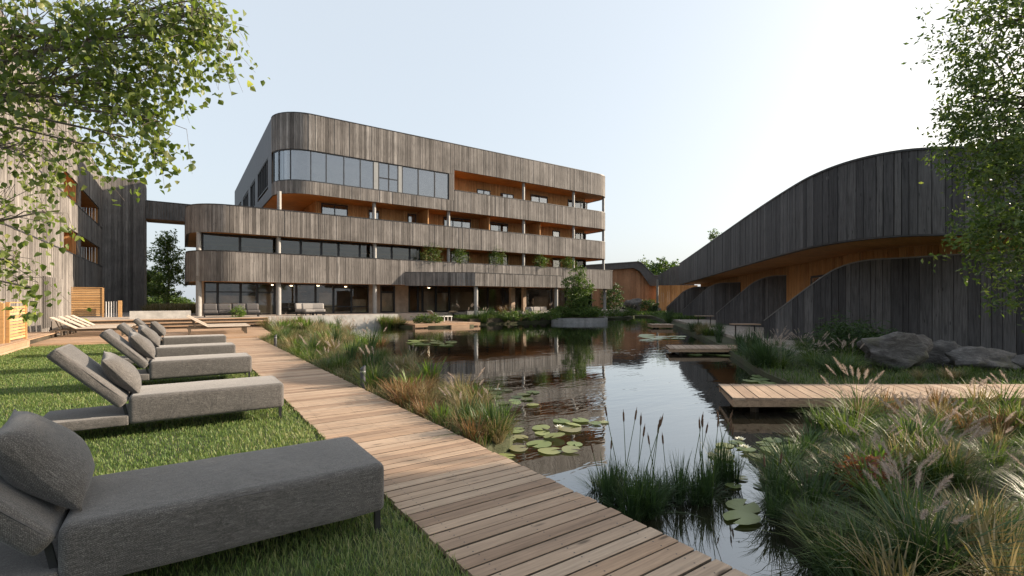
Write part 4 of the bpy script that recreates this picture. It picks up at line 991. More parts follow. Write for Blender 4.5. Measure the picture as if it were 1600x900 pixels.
g = MB(); g.box(xb + .08, xb + .26, 37.4, 37.58, TZ, 1.6); obj('post', g, 'slat_wood', rl)
g = MB(); g.box(xa, xb, 37.47, 37.53, 1.55, 1.59); obj('top_rail', g, 'dark_metal', rl)
# ------------------------------------------------------------------ bollard lights
def bollard(p, label):
    t = thing('bollard_light', label, 'lamp', (p.x, p.y, 0.0), 0, 'bollard lights along the boardwalk')
    m_ = MB(); n = 16; r = .048; vs = []
    for z in (-.1, .30): vs += [(p.x + r * math.cos(2 * math.pi * k / n), p.y + r * math.sin(2 * math.pi * k / n), z) for k in range(n)]
    vs += [(p.x + r * math.cos(2 * math.pi * k / n), p.y + r * math.sin(2 * math.pi * k / n), .375 + .035 * math.cos(2 * math.pi * k / n)) for k in range(n)]
    fs = [(l * n + k, l * n + (k + 1) % n, (l + 1) * n + (k + 1) % n, (l + 1) * n + k) for l in (0, 1) for k in range(n)] + [tuple(range(2 * n, 3 * n))]
    m_.add(vs, fs); obj('housing', m_, 'side_panel', t)
    m_ = MB(); m_.tube([(p.x, p.y, .285), (p.x, p.y, .31)], .0495, 16); obj('lens_ring', m_, 'grey_panel', t)
    return t
pb = G(563, 606, 0.0); bollard(Vector((2.76, pb.y, 0)), 'dark bollard light halfway along the boardwalk edge')
pb = G(418, 541, 0.0); bollard(Vector((2.76, pb.y, 0)), 'small far bollard light where the boardwalk meets the sun deck')
# ------------------------------------------------------------------ terrace furniture
def sofa(label, loc, rz, L, mat, cat='sofa', name='outdoor_sofa'):
    t = thing(name, label, cat, loc, rz); M = WM[t]
    def sb(nm, cx, cy, cz, sx, sy, sz, bev=.05, rot=None): put(nm, softbox(sx, sy, sz, bev, 2, nm, mat), t, M @ Vector((cx, cy, cz)), rot=Matrix.Rotation(rz, 4, 'Z') @ (rot or Matrix.Identity(4)))
    n = max(1, round(L / .8))
    for i in range(n): sb('seat_cushion', (i + .5) * L / n - L / 2, 0, .24, L / n - .02, .78, .18); sb('back_cushion', (i + .5) * L / n - L / 2, .34, .40, L / n - .03, .18, .42, .07, Matrix.Rotation(-.15, 4, 'X'))
    for v in [(x, y) for x in (-L / 2 + .08, L / 2 - .08) for y in (-.3, .3)]:
        g = MB(); a = M @ Vector((*v, 0)); g.box(a.x - .03, a.x + .03, a.y - .03, a.y + .03, loc[2], loc[2] + .24); obj('leg', g, 'dark_metal', t)
    g = MB(); a, c_ = M @ Vector((-L / 2, 0, .22)), M @ Vector((L / 2, 0, .22)); g.bar(a, c_, .76, .05); obj('frame', g, 'dark_metal', t)
    return t
sofa('low grey cushioned outdoor sofa on the terrace above the steps', (2.6, 33.9, TZ), 0.0, 3.0, 'seat_dark')
sofa('single grey outdoor armchair standing behind the pair by the bar windows', (FX(474, 35), 35.0, TZ), .3, .8, 'seat_pale', 'armchair', 'outdoor_armchair')
sofa('grey outdoor armchair on the terrace by the bar windows, left of a pair', (FX(484, 34.2), 34.2, TZ), .1, .85, 'seat_pale', 'armchair', 'outdoor_armchair')
sofa('grey outdoor armchair on the terrace by the bar windows, right of a pair', (FX(497, 34.2), 34.2, TZ), -.1, .85, 'seat_pale', 'armchair', 'outdoor_armchair')
sofa('grey outdoor sofa half hidden by grasses near the island', (FX(842, 34.4), 34.4, .22), .1, 2.6, 'seat_pale')
# white lounger by the water
def white_lounger(label, p, rz):
    t = thing('white_lounger', label, 'sun lounger', p, rz); M = WM[t]
    put('seat_pad', softbox(1.35, .7, .07, .03, 2, 'seat_pad', 'white_paint'), t, M @ Vector((.35, 0, .34)), rz)
    put('back_pad', softbox(.75, .7, .07, .03, 2, 'back_pad', 'seat_pale'), t, M @ Vector((-.55, 0, .58)), rot=Matrix.Rotation(rz, 4, 'Z') @ Matrix.Rotation(.7, 4, 'Y'))
    for x in (-.25, .35, .95):
        for y in (-.3, .3): g = MB(); a = M @ Vector((x, y, 0)); g.box(a.x - .025, a.x + .025, a.y - .025, a.y + .025, p[2], p[2] + .34); obj('leg', g, 'white_paint', t)
white_lounger('white sun lounger with pale raised back on the landing by the water', (FX(685, 33.2), 33.2, .02), 0.0)
t = thing('bowl_table', 'small round table with a wide bowl behind the white lounger', 'table', (FX(708, 34.6), 34.6, .1)); p = WM[t].translation
g = MB(); g.tube([(p.x, p.y, .1), (p.x, p.y, .55)], .06, 10); obj('leg', g, 'dark_metal', t); g = MB(); g.tube([(p.x, p.y, .55), (p.x, p.y, .59)], .45, 20); obj('top', g, 'dark_metal', t)
g = MB(); g.tube([(p.x, p.y, .595), (p.x, p.y, .65), (p.x, p.y, .75)], [.12, .25, .36], 20); obj('bowl', g, 'bowl', t)
# little tables by the fences
for (A, lab) in (((13.18, 31.0), 'small timber table at the low end of the second dark fence'), ((10.5, 20.0), 'small dark table at the low end of the nearest dark fence')):
    p = cw(A[0] - .62, A[1] + .35, .03); t = thing('side_table', lab, 'table', p); rz = math.atan2(-sn, cs)
    put('table_top', plank_mesh('table_top', 1.1, .5, .04, 'deck_plank'), t, (p.x, p.y, .62), rz)
    for dx in (-.4, .4): q = Vector((p.x + dx * cs, p.y - dx * sn, 0)); g = MB(); g.box(q.x - .02, q.x + .02, q.y - .02, q.y + .02, .03, .58); obj('leg', g, 'dark_metal', t)
# ------------------------------------------------------------------ lawn blades
def in_view(P, mu=260, mv=200):
    xc, zc = project(P); ok = zc > 0.6
    u = U0 + xc / np.maximum(zc, .01) * F; v = HZ + (H - P[:, 2]) / np.maximum(zc, .01) * F
    return ok & (u > -mu) & (u < 1600 + mu) & (v < 900 + mv), zc
cand = np.stack([rng.uniform(LX0, LX1 + .03, 620000), rng.uniform(0.2, LY1 + .02, 620000), np.full(620000, -.004)], 1)
ok, zc = in_view(cand); cand = cand[ok]; zc = zc[ok]
keep = rng.uniform(0, 1, len(cand)) < np.clip(2.6 / zc, .18, 1.0); cand = cand[keep]; zc = zc[keep]; n = len(cand)
pn = np.sin(cand[:, 0] * 2.3 + np.sin(cand[:, 1] * 1.7)) * np.cos(cand[:, 1] * 1.9 + cand[:, 0] * .8)
hh_ = rng.uniform(.026, .058, n) * (1 + .25 * pn)
pn2 = np.sin(cand[:, 0] * 5.1 + 1.3 * np.sin(cand[:, 1] * 3.7)) * np.sin(cand[:, 1] * 4.3 + np.cos(cand[:, 0] * 2.9))
worn = np.exp(-((cand[:, 0] - 1.25) / .28) ** 2) * .18
rv = np.clip(rng.normal(.40, .24, n) + .13 * pn + .09 * pn2 + worn, 0, 1); rv = np.where(rng.uniform(0, 1, n) < .05, rng.uniform(.85, 1, n), rv)
V, q, t, r = blades(cand, hh_, np.clip(.0019 * zc ** .6 + .0010, .0024, .011), rng.uniform(0, 6.28, n), rng.uniform(-.1, .5, n), rng.uniform(0, .6, n), rv)
o = bpy.data.objects.new('grass', np_mesh('grass', V, q, t, r, 'lawn_blade')); COL.objects.link(o)
tag(o, 'short mown green grass growing on the lawn', 'grass', kind='stuff')

# ------------------------------------------------------------------ grass clumps
def clump_mesh(name, n, h, spread, lean, curve, w, mat, seed, hv=.35):
    r_ = np.random.default_rng(seed); a = r_.uniform(0, 6.28, n); rad = spread * np.sqrt(r_.uniform(0, 1, n))
    base = np.stack([rad * np.cos(a), rad * np.sin(a), np.zeros(n) - .02], 1)
    ang = a + r_.normal(0, .7, n); hh = h * r_.uniform(1 - hv, 1.0, n)
    ln = np.clip(r_.normal(lean, lean * .6 + .04, n), -.05, 1.2) * (.4 + .6 * rad / spread); cv = np.clip(r_.normal(curve, curve * .6 + .02, n), 0, 1.3)
    V, q, t, rr_ = blades(base, hh, w * r_.uniform(.6, 1.2, n), ang, ln, cv, np.clip(r_.normal(.45, .27, n), 0, 1))
    return np_mesh(name, V, q, t, rr_, mat)
def plume_mesh(name, n, h, spread, L, seed, fat=.026):
    """feathery seed heads on thin stems"""
    r_ = np.random.default_rng(seed); VV, QQ, TT, RR = [], [], [], []; o = 0
    for i in range(n):
        a = r_.uniform(0, 6.28); ln = r_.uniform(.12, .5); hh = h * r_.uniform(.75, 1.05); b0 = np.array([spread * .5 * math.cos(a), spread * .5 * math.sin(a), 0])
        d = np.array([math.cos(a) * ln, math.sin(a) * ln, 1.0]); tip = b0 + d * hh; base = np.array([b0])
        V, q, t, r = blades(base, np.array([hh]), np.array([.004]), np.array([a]), np.array([ln * .8]), np.array([.2 * ln]), np.array([.1]))
        top = V[6]; VV.append(V); QQ.append(q + o); TT.append(t + o); RR.append(r); o += len(V)
        k = 110; s = r_.uniform(0, 1, k); ax = np.array([math.cos(a) * (ln + .45), math.sin(a) * (ln + .45), .8]); ax /= np.linalg.norm(ax)
        P = top[None, :] - ax[None, :] * (1 - s[:, None]) * L * .25 + ax[None, :] * s[:, None] * L * .75
        ph = r_.uniform(0, 6.28, k); u1 = np.cross(ax, [0, 0, 1.0]); u1 /= np.linalg.norm(u1); u2 = np.cross(ax, u1)
        rd = (u1[None, :] * np.cos(ph)[:, None] + u2[None, :] * np.sin(ph)[:, None]); env = np.sin(np.pi * np.clip(s * .92 + .06, 0, 1)) ** .6
        tipv = P + rd * (fat * env)[:, None] + ax[None, :] * L * .16; wv = np.cross(rd, ax) * .0028
        V = np.stack([P - wv, P + wv, tipv], 1).reshape(-1, 3); t = (np.arange(k) * 3)[:, None] + np.array([[0, 1, 2]])
        VV.append(V); TT.append(t + o); RR.append(np.repeat(r_.uniform(.2, 1, k), 3)); o += len(V)
    return np_mesh(name, np.concatenate(VV), np.concatenate(QQ), np.concatenate(TT), np.concatenate(RR), 'plume')
PROTO = {}
for i in range(3):
    PROTO[('sedge', i)] = clump_mesh('blades', 130, .58, .12, .36, .55, .014, 'sedge_green', 100 + i)
    PROTO[('reed', i)] = clump_mesh('blades', 60, .95, .09, .13, .16, .017, 'reed_green', 110 + i)
    PROTO[('iris', i)] = clump_mesh('blades', 46, .64, .09, .20, .28, .028, 'iris_green', 120 + i)
    PROTO[('dry', i)] = clump_mesh('blades', 140, .66, .12, .28, .5, .011, 'dry_grass', 130 + i)
    PROTO[('rust', i)] = clump_mesh('blades', 110, .56, .12, .28, .42, .014, 'rust_grass', 140 + i)
    PROTO[('fountain', i)] = clump_mesh('blades', 150, .62, .13, .40, .7, .011, 'sedge_green', 150 + i)
    PROTO[('plume', i)] = plume_mesh('plume', 4, .76, .12, .20, 160 + i, .036)
    PROTO[('dark', i)] = clump_mesh('blades', 130, .70, .13, .30, .5, .014, 'reed_green', 170 + i)
    PROTO[('tall', i)] = clump_mesh('blades', 70, .76, .11, .28, .42, .020, 'sedge_green', 180 + i)
    PROTO[('straw', i)] = clump_mesh('blades', 80, .66, .12, .26, .45, .015, 'dry_grass', 190 + i)
NAMES = {'tall': 'sedge_clump', 'straw': 'dry_grass_clump', 'sedge': 'sedge_clump', 'reed': 'reed_clump', 'iris': 'iris_clump', 'dry': 'dry_grass_clump', 'rust': 'rust_grass_clump', 'fountain': 'fountain_grass', 'dark': 'sedge_clump'}
def clump(kind, x, y, z, sc, label, group=None, plume=0):
    i = R.randrange(3); t = thing(NAMES[kind], label, 'grass plant', (x, y, z), R.uniform(0, 6.28), group)
    o = put('blades', PROTO[(kind, i)], t, (x, y, z), scale=(sc * R.uniform(.85, 1.15), sc * R.uniform(.85, 1.15), sc * R.uniform(.88, 1.1)), rot=Matrix.Rotation(R.uniform(0, 6.28), 4, 'Z') @ Matrix.Rotation(R.uniform(-.16, .16), 4, 'X') @ Matrix.Rotation(R.uniform(-.16, .16), 4, 'Y'))
    for k in range(plume): put('plume', PROTO[('plume', R.randrange(3))], t, (x, y, z), R.uniform(0, 6.28), (sc, sc, sc * R.uniform(.9, 1.15)))
    return t
ZL = {'tall': 'loose broad-bladed green sedge', 'straw': 'loose straw-coloured grass', 'sedge': 'arching green sedge', 'reed': 'upright dark green reed', 'iris': 'broad-leaved bright green iris', 'dry': 'straw-coloured dry grass', 'rust': 'rust-red tinted grass', 'fountain': 'plumed green fountain grass', 'dark': 'dense dark green sedge'}
pnp = np.array(pond)
def left_bank_x(y):                               # water's edge east of the boardwalk
    best = None
    for (x0, y0), (x1, y1) in zip(pond, pond[1:]):
        if (y0 - y) * (y1 - y) <= 0 and x0 < 9 and y0 != y1:
            x = x0 + (x1 - x0) * (y - y0) / (y1 - y0); best = x if best is None else min(best, x)
    return best or 3.2
WHERE1 = 'clump in the planted strip between boardwalk and pond'
for k in range(135):
    y = 4.85 + 25.5 * (k / 135) ** 1.35 + R.uniform(-.1, .1); xw = left_bank_x(y); x = R.uniform(BX1 + .16, max(xw + .02, BX1 + .32)) if y < 22.5 else R.uniform(3.5 + .06 * (y - 23), max(xw + .3, 4.4))
    kind = R.choices(['sedge', 'dry', 'fountain', 'rust', 'iris', 'reed'], [4.4, 4.6, 2.8, 1.3, 2.0, .8])[0]
    if 6.2 < y < 8.4 and R.random() < .3: kind = 'rust'
    sc = R.uniform(.7, 1.2) * (1.05 if y > 15 else .95) * (.72 if y < 6 else 1)
    clump(kind, x, y, GZ, sc, ZL[kind] + ' ' + WHERE1, ZL[kind] + ' clumps by the boardwalk', 1 if kind == 'fountain' else 0)
# special tall plants in that strip
clump('reed', *G(636, 575, WZ).xy, WZ, .95, 'tall upright reed clump in the strip beside the dark bollard light')
clump('reed', *G(790, 690, WZ).xy, WZ, .72, 'slender upright reed tuft standing in water beside the large lily pads')
# bank beyond the far deck
for k in range(26):
    x = R.uniform(4.0, 6.3); y = R.uniform(27.5, 32.2); kind = R.choice(['dry', 'fountain', 'sedge', 'iris'])
    clump(kind, x, y, GZ, R.uniform(1.0, 1.5), ZL[kind] + ' clump on the bank beside the terrace steps', ZL[kind] + ' clumps by the steps', 1 if kind == 'fountain' else 0)
# plants in front of the retaining wall and along the far shore
def far_plants(n, fx, fy, kinds, where, sc0, sc1, z=WZ):
    for k in range(n):
        x = fx(); kind = R.choice(kinds); clump(kind, x, fy(x), z, R.uniform(sc0, sc1), ZL[kind] + ' clump ' + where, ZL[kind] + ' clumps ' + where, 1 if kind == 'fountain' else 0)
far_plants(10, lambda: R.uniform(11.0, 13.2), lambda x: R.uniform(31.9, 32.5), ['sedge', 'dry', 'iris'], 'in front of the concrete retaining wall', 1.2, 1.7)
far_plants(5, lambda: R.uniform(7.0, 9.5), lambda x: R.uniform(31.6, 32.4), ['iris', 'reed'], 'in the water left of the retaining wall', .9, 1.4)
far_plants(38, lambda: R.uniform(17.9, 28.0), lambda x: 31.6 + (x - 20) * .08 + R.uniform(-.3, 1.2), ['sedge', 'dry', 'iris', 'fountain', 'reed'], 'on the shore under the canopy', .95, 1.6, -.05)
far_plants(16, lambda: R.uniform(30.5, 42.0), lambda x: 33.3 + (x - 30.5) * .26 + R.uniform(-.2, 1.2), ['sedge', 'dry', 'iris', 'fountain'], 'on the far shore right of the island', 1.0, 1.5, -.05)
clump('rust', FX(786, 35), 35.0, .3, 2.5, 'big rust-tipped ornamental grass in front of the dark canopy window')
# right bank from the far docks to the near corner
def rb(u, v, z=WZ): p = G(u, v, z); return p.x, p.y
for (n, u0, u1, v0, v1, kinds, where, s0, s1) in (
        (9, 1008, 1050, 500, 508, ['reed', 'dark', 'sedge'], 'by the tiny far jetty', .9, 1.4),
        (15, 1048, 1125, 513, 538, ['sedge', 'reed', 'dark', 'dry'], 'at the edge of the room terrace', .7, 1.15),
        (20, 1130, 1200, 545, 590, ['reed', 'dark', 'sedge', 'reed'], 'between the small jetty and the long dock', .7, 1.05),
        (22, 1195, 1350, 545, 595, ['fountain', 'sedge', 'dark', 'fountain'], 'behind the long dock', .75, 1.1),
        (14, 1350, 1600, 578, 598, ['sedge', 'dark', 'dry'], 'between the boulders and the long dock', .35, .6),
        (16, 1330, 1600, 640, 690, ['fountain', 'rust', 'tall', 'fountain', 'straw'], 'in front of the long dock', .65, .95),
        (19, 1325, 1640, 690, 800, ['tall', 'fountain', 'straw', 'rust', 'straw', 'iris', 'fountain'], 'on the near right bank', .5, .85),
        (14, 1380, 1650, 800, 960, ['tall', 'straw', 'dark', 'fountain', 'straw', 'fountain'], 'in the bottom right corner of the bank', .5, .8)):
    for k in range(n):
        for tr in range(30):
            u, v = R.uniform(u0, u1), R.uniform(v0, v1); x, y = rb(u, v, GZ)
            if not inside_poly(np.array([[x, y]]), pond)[0]: break
        kind = R.choice(kinds); clump(kind, x, y, GZ, R.uniform(s0, s1), ZL[kind] + ' clump ' + where, ZL[kind] + ' clumps ' + where, R.choice((1, 2)) if kind == 'fountain' else 0)
for u, v, sc, lab in ((1268, 800, .85, 'large dark sedge tussock at the water edge on the near right bank'), (1310, 770, .75, 'smaller dark sedge tussock just behind the water-edge tussock'), (1345, 880, .75, 'dark sedge tussock at the bottom of the picture, right of the reflections')):
    clump('dark', *rb(u, v), WZ, sc, lab)
clump('iris', *rb(1365, 745, GZ), GZ, .75, 'yellow-green iris clump behind the red-leaved plant on the near bank')
clump('reed', *rb(1275, 690), WZ, .6, 'single thin reed tuft standing in front of the long dock corner')
# reeds standing in the near water, with brown heads
cat = MB()
def cattails(u, v, n, h, sc, label, heads, spread=.16, kind='reed'):
    x, y = rb(u, v); t = thing('reed_clump', label, 'reeds', (x, y, WZ))
    for k in range(n):
        a = R.uniform(0, 6.28); d = spread * math.sqrt(R.random()) * 1.6
        put('blades', PROTO[(R.choice(['reed', 'dark', 'dark']), R.randrange(3))], t, (x + d * math.cos(a), y + d * math.sin(a), WZ - .05), R.uniform(0, 6.28), (sc * .7, sc * .7, sc * R.uniform(.65, 1.05)))
    for k in range(heads):
        a = R.uniform(0, 6.28); d = spread * R.uniform(.2, 1.0); px, py = x + d * math.cos(a), y + d * math.sin(a); hh = h * R.uniform(.72, 1.0); l1, l2 = R.uniform(-.2, .2), R.uniform(-.2, .2)
        g = MB(); tp_ = (px + l1 * hh, py + l2 * hh, WZ + hh); g.tube([(px, py, WZ - .1), (px + l1 * hh * .4, py + l2 * hh * .4, WZ + hh * .5), tp_], [.004, .0035, .0025], 5); st_ = obj('stem', g, 'sedge_green', t)
        g = MB(); e = Vector(tp_); dv = Vector((l1, l2, 1)).normalized(); g.tube([e - dv * .02, e, e + dv * .06, e + dv * .075, e + dv * .10], [.003, .008, .008, .003, .001], 7); obj('seed_head', g, 'cattail_brown', st_, True)
cattails(985, 800, 8, .92, .76, 'reed clump with brown seed heads in the near water beside the boardwalk', 8, .19)
cattails(945, 775, 4, .5, .55, 'low sedge tuft at the boardwalk edge, left of the reeds with brown heads', 2, .12)
cattails(1092, 780, 6, .76, .64, 'reed clump in the near water, right neighbour of the tallest reeds', 6, .15)
cattails(1038, 782, 4, .6, .55, 'low green reed tuft between the two near reed clumps', 2, .10)
cattails(1138, 752, 5, .66, .62, 'thin reed tuft behind the second near reed clump', 4, .08)
cattails(1205, 800, 3, .5, .52, 'sparse thin reed tuft between the reed clumps and the right bank', 2, .06)

# low ground cover on the bare banks
def cover(n, ufun, hlo, hhi, mat, label, w=.006, z=GZ, seed=1):
    r_ = np.random.default_rng(seed); P = ufun(r_, n); P = P[~inside_poly(P, pond)]; m = len(P)
    V, q, t, r = blades(P, r_.uniform(hlo, hhi, m), np.full(m, w) * r_.uniform(.6, 1.3, m), r_.uniform(0, 6.28, m), r_.uniform(0, .6, m), r_.uniform(0, .7, m), np.clip(r_.normal(.4, .25, m), 0, 1))
    o = bpy.data.objects.new('ground_cover', np_mesh('ground_cover', V, q, t, r, mat)); COL.objects.link(o); tag(o, label, 'ground cover', kind='stuff')
def camrect(x0, x1, z0, z1, zz=GZ):
    def f_(r_, n):
        xc, zc = r_.uniform(x0, x1, n), z0 + (z1 - z0) * r_.uniform(0, 1, n) ** 1.4
        return np.stack([xc * cs + zc * sn, -xc * sn + zc * cs, np.full(n, zz)], 1)
    return f_
cover(15000, camrect(1.6, 9.5, 2.2, 7.6), .04, .16, 'sedge_green', 'mixed low green growth covering the near right bank', .007, seed=2)
cover(9000, camrect(5.6, 10.5, 5.6, 7.6), .05, .13, 'lawn_blade', 'bright short grass beside the long dock at the right edge', .006, seed=9)
cover(22000, camrect(4.5, 16, 9.1, 17.5), .05, .22, 'sedge_green', 'low green growth around the boulders and under the nearest fence', .011, seed=3)
def stripf(r_, n):
    y = r_.uniform(4.6, 31, n); x = BX1 + .05 + r_.uniform(0, 1, n) * (1.0 + .12 * y); P = np.stack([x, y, np.full(n, GZ)], 1); return P[(x > 3.45 + .06 * (y - 23)) | (y < 22.9)]
cover(24000, stripf, .08, .32, 'dry_grass', 'straw and green undergrowth between boardwalk and pond', .008, seed=4)
cover(16000, stripf, .08, .30, 'sedge_green', 'fresh green undergrowth between boardwalk and pond', .008, seed=5)
cover(12000, lambda r_, n: np.stack([r_.uniform(17.9, 29.4, n), r_.uniform(31.6, 36.1, n), np.full(n, .2)], 1), .1, .35, 'shrub_leaf', 'low green planting on the slope under the canopy', .03, seed=6)
cover(14000, camrect(9.5, 20, 40, 62, .0), .15, .5, 'shrub_leaf', 'green planting along the far end of the pond', .05, seed=7)
cover(9000, lambda r_, n: np.stack([r_.uniform(-2.4, 5.0, n), r_.uniform(46, 62, n), np.full(n, TZ)], 1), .3, .9, 'dry_grass', 'tall pale grass in the gap behind the footbridge', .05, seed=8)

# ------------------------------------------------------------------ water lilies
def pad_mesh(seed):
    r_ = random.Random(seed); n = 22; V = [(0, 0, .004)]; a0 = .22
    for i in range(n + 1):
        a = a0 + (2 * math.pi - 2 * a0) * i / n; rr_ = 1 + .04 * math.sin(3 * a + seed) + r_.uniform(-.015, .015); V.append((rr_ * math.cos(a), rr_ * math.sin(a), .05 * math.sin(2 * a + seed) * .5 + .03 * r_.random()))
    m_ = MB(); m_.add(V, [(0, i, i + 1) for i in range(1, n + 1)]); me = mesh_of('pad', m_, 'lily_pad', recalc=False, smooth=True); return me
PADS = [pad_mesh(s) for s in range(4)]
def flower_mesh():
    m_ = MB()
    for ring, (n, L, el) in enumerate(((8, .07, .5), (7, .055, .95), (5, .04, 1.25))):
        for k in range(n):
            a = 2 * math.pi * k / n + ring * .4; d = Vector((math.cos(a) * math.cos(el), math.sin(a) * math.cos(el), math.sin(el))); s = Vector((-math.sin(a), math.cos(a), 0)) * L * .28
            m_.add([Vector((0, 0, .01)), d * L * .5 + s, d * L, d * L * .5 - s], [(0, 1, 2, 3)])
    return mesh_of('flower', m_, 'flower_white', recalc=False)
FLM = flower_mesh()
def lily(label, u, v, spanu, spanv, n, r0, r1, flowers=0, lift=.0):
    c0 = G(u, v, WZ); t = thing('water_lily', label, 'water lily', (c0.x, c0.y, WZ), 0, 'water lily groups on the pond'); pts = []
    for k in range(n):
        for tr in range(60):
            p = G(u + R.uniform(-spanu, spanu), v + R.uniform(-spanv, spanv), WZ + .006); rad = R.uniform(r0, r1)
            if all((p - q).length > (rad + s) * .86 for q, s in pts) : break
        else: continue
        pts.append((p, rad)); tl = R.uniform(-.05, .05) if R.random() < .75 else R.uniform(-.3, .3)
        put('pad', R.choice(PADS), t, (p.x, p.y, WZ + .008 + abs(tl) * rad + R.uniform(0, .012)), rot=Matrix.Rotation(R.uniform(0, 6.28), 4, 'Z') @ Matrix.Rotation(tl, 4, 'X'), scale=(rad, rad * R.uniform(.85, 1), rad))
    for k in range(flowers):
        p = G(u + R.uniform(-spanu, spanu) * .8, v + R.uniform(-spanv, spanv) * .8, WZ); put('flower', FLM, t, (p.x, p.y, WZ + .03), R.uniform(0, 6), (1.2, 1.2, 1.2))
lily('big sunlit group of lily pads just off the boardwalk edge', 838, 690, 62, 24, 16, .10, .185, 1)
lily('small group of two lily pads beyond the big sunlit group', 890, 661, 17, 5, 3, .10, .15)
lily('lily pads in the shade of the building reflection behind the boardwalk grasses', 785, 622, 48, 13, 13, .11, .18, 1)
lily('lily pads with a pale flower at the right, in front of the long dock', 1185, 703, 64, 15, 13, .10, .17, 2)
lily('large dark lily pads between the near reed clumps', 1140, 803, 26, 14, 4, .14, .19)
lily('few half-sunk lily pads beside the second near reed clump', 1170, 757, 34, 10, 4, .07, .11)
lily('single lily pad at the foot of the tallest reeds', 1035, 767, 14, 5, 2, .10, .13)
lily('lily pads tucked between the long dock and the bank', 1225, 594, 52, 6, 11, .16, .24, 1)
lily('far lily pads in the dark middle of the pond', 676, 536, 32, 4, 10, .25, .42)
lily('single far lily pad near the boardwalk grasses', 608, 569, 12, 2, 2, .22, .3)
lily('lily pads just in front of the small jetty', 1100, 552, 34, 3, 8, .2, .33, 1)
lily('distant line of lily pads toward the far bank', 1032, 528, 28, 2.2, 9, .3, .5)
lily('pair of pale lily pads on open water left of the sky reflection', 935, 662, 10, 3, 2, .07, .10)

# ------------------------------------------------------------------ rocks
def rock(label, u0, u1, vt, vb_, flat, seed, depth_ratio=.6, mat='rock', z=GZ):
    p = G((u0 + u1) / 2, vb_, z); dd = p.x * sn + p.y * cs; w = (u1 - u0) / F * dd; h = (vb_ - vt) / F * dd * 1.1
    bm = bmesh.new(); bmesh.ops.create_icosphere(bm, subdivisions=4, radius=1); rr_ = random.Random(seed)
    planes = [(Vector((rr_.gauss(0, 1), rr_.gauss(0, 1), rr_.gauss(0, .8))).normalized(), rr_.uniform(.55, .85)) for _ in range(22)]
    from mathutils import noise as mn
    for v in bm.verts:
        c_ = v.co.copy()
        for nrm, d_ in planes:
            e = c_.dot(nrm) - d_
            if e > 0: c_ -= nrm * e * .95
        c_ += c_.normalized() * (mn.fractal(c_ * 2.2 + Vector((seed, 0, 0)), 1.0, 2.0, 5) * .17)
        v.co = c_
    xs = [v.co.x for v in bm.verts]; ys_ = [v.co.y for v in bm.verts]; zs = [v.co.z for v in bm.verts]
    for v in bm.verts: v.co = Vector((v.co.x * w / (max(xs) - min(xs)), v.co.y * w * depth_ratio / (max(ys_) - min(ys_)), (v.co.z - min(zs)) / (max(zs) - min(zs)) * h * 1.25 - h * .25))
    me = bpy.data.meshes.new('boulder'); bm.to_mesh(me); bm.free(); me.materials.append(MATS[mat]); me.polygons.foreach_set('use_smooth', [True] * len(me.polygons))
    o = put('boulder', me, None, (p.x, p.y, z), -YAW); tag(o, label, 'rock', 'boulders and rocks'); return o
rock('big grey boulder with mossy patches below the nearest dark fence', 1340, 1446, 522, 577, 1, 3)
rock('medium grey boulder leaning against the right side of the big boulder', 1432, 1500, 534, 572, 1, 7)
rock('long flat ledge of grey rock right of the boulders', 1470, 1598, 544, 578, 1, 12, .45)
rock('low rock cut by the right edge of the picture', 1580, 1680, 552, 580, 1, 15, .5)
rock('distant grey boulder in front of the reddish timber hall', 966, 1004, 468, 489, 1, 21, .6, 'rock', 0.0)
rock('low distant rock near the foot of the link building', 1012, 1034, 480, 489, 1, 22, .6, 'rock', 0.0)

# ------------------------------------------------------------------ trees and shrubs
def leaf_cloud(ells, ntw, nlf, spread, size, aspect, droop, r_, hang=.0):
    """twig ends spread through ellipsoids, leaves strung around each twig"""
    P = []; tw = []; tot = sum(e[2] for e in ells)
    for c_, rad, wgt in ells:
        k = max(1, int(ntw * wgt / tot)); d_ = r_.normal(0, 1, (k, 3)); d_ /= np.linalg.norm(d_, axis=1)[:, None]; rr_ = r_.uniform(.15, 1, k) ** .45
        E = np.array(c_)[None, :] + d_ * rr_[:, None] * np.array(rad)[None, :]; tw.append(E)
    T = np.concatenate(tw); m = len(T); tdir = r_.normal(0, 1, (m, 3)); tdir[:, 2] -= hang * 2; tdir /= np.linalg.norm(tdir, axis=1)[:, None]
    s = r_.uniform(0, 1, (m, nlf)); P = T[:, None, :] + tdir[:, None, :] * s[:, :, None] * spread * r_.uniform(.5, 1.4, (m, 1, 1)) + r_.normal(0, spread * .13, (m, nlf, 3))
    P = P.reshape(-1, 3); n = len(P)
    tr_ = np.repeat(r_.uniform(-.18, .18, m), nlf)
    return T, tdir, P, size * r_.uniform(.6, 1.25, n), np.clip(r_.normal(.45, .22, n) + tr_, 0, 1)
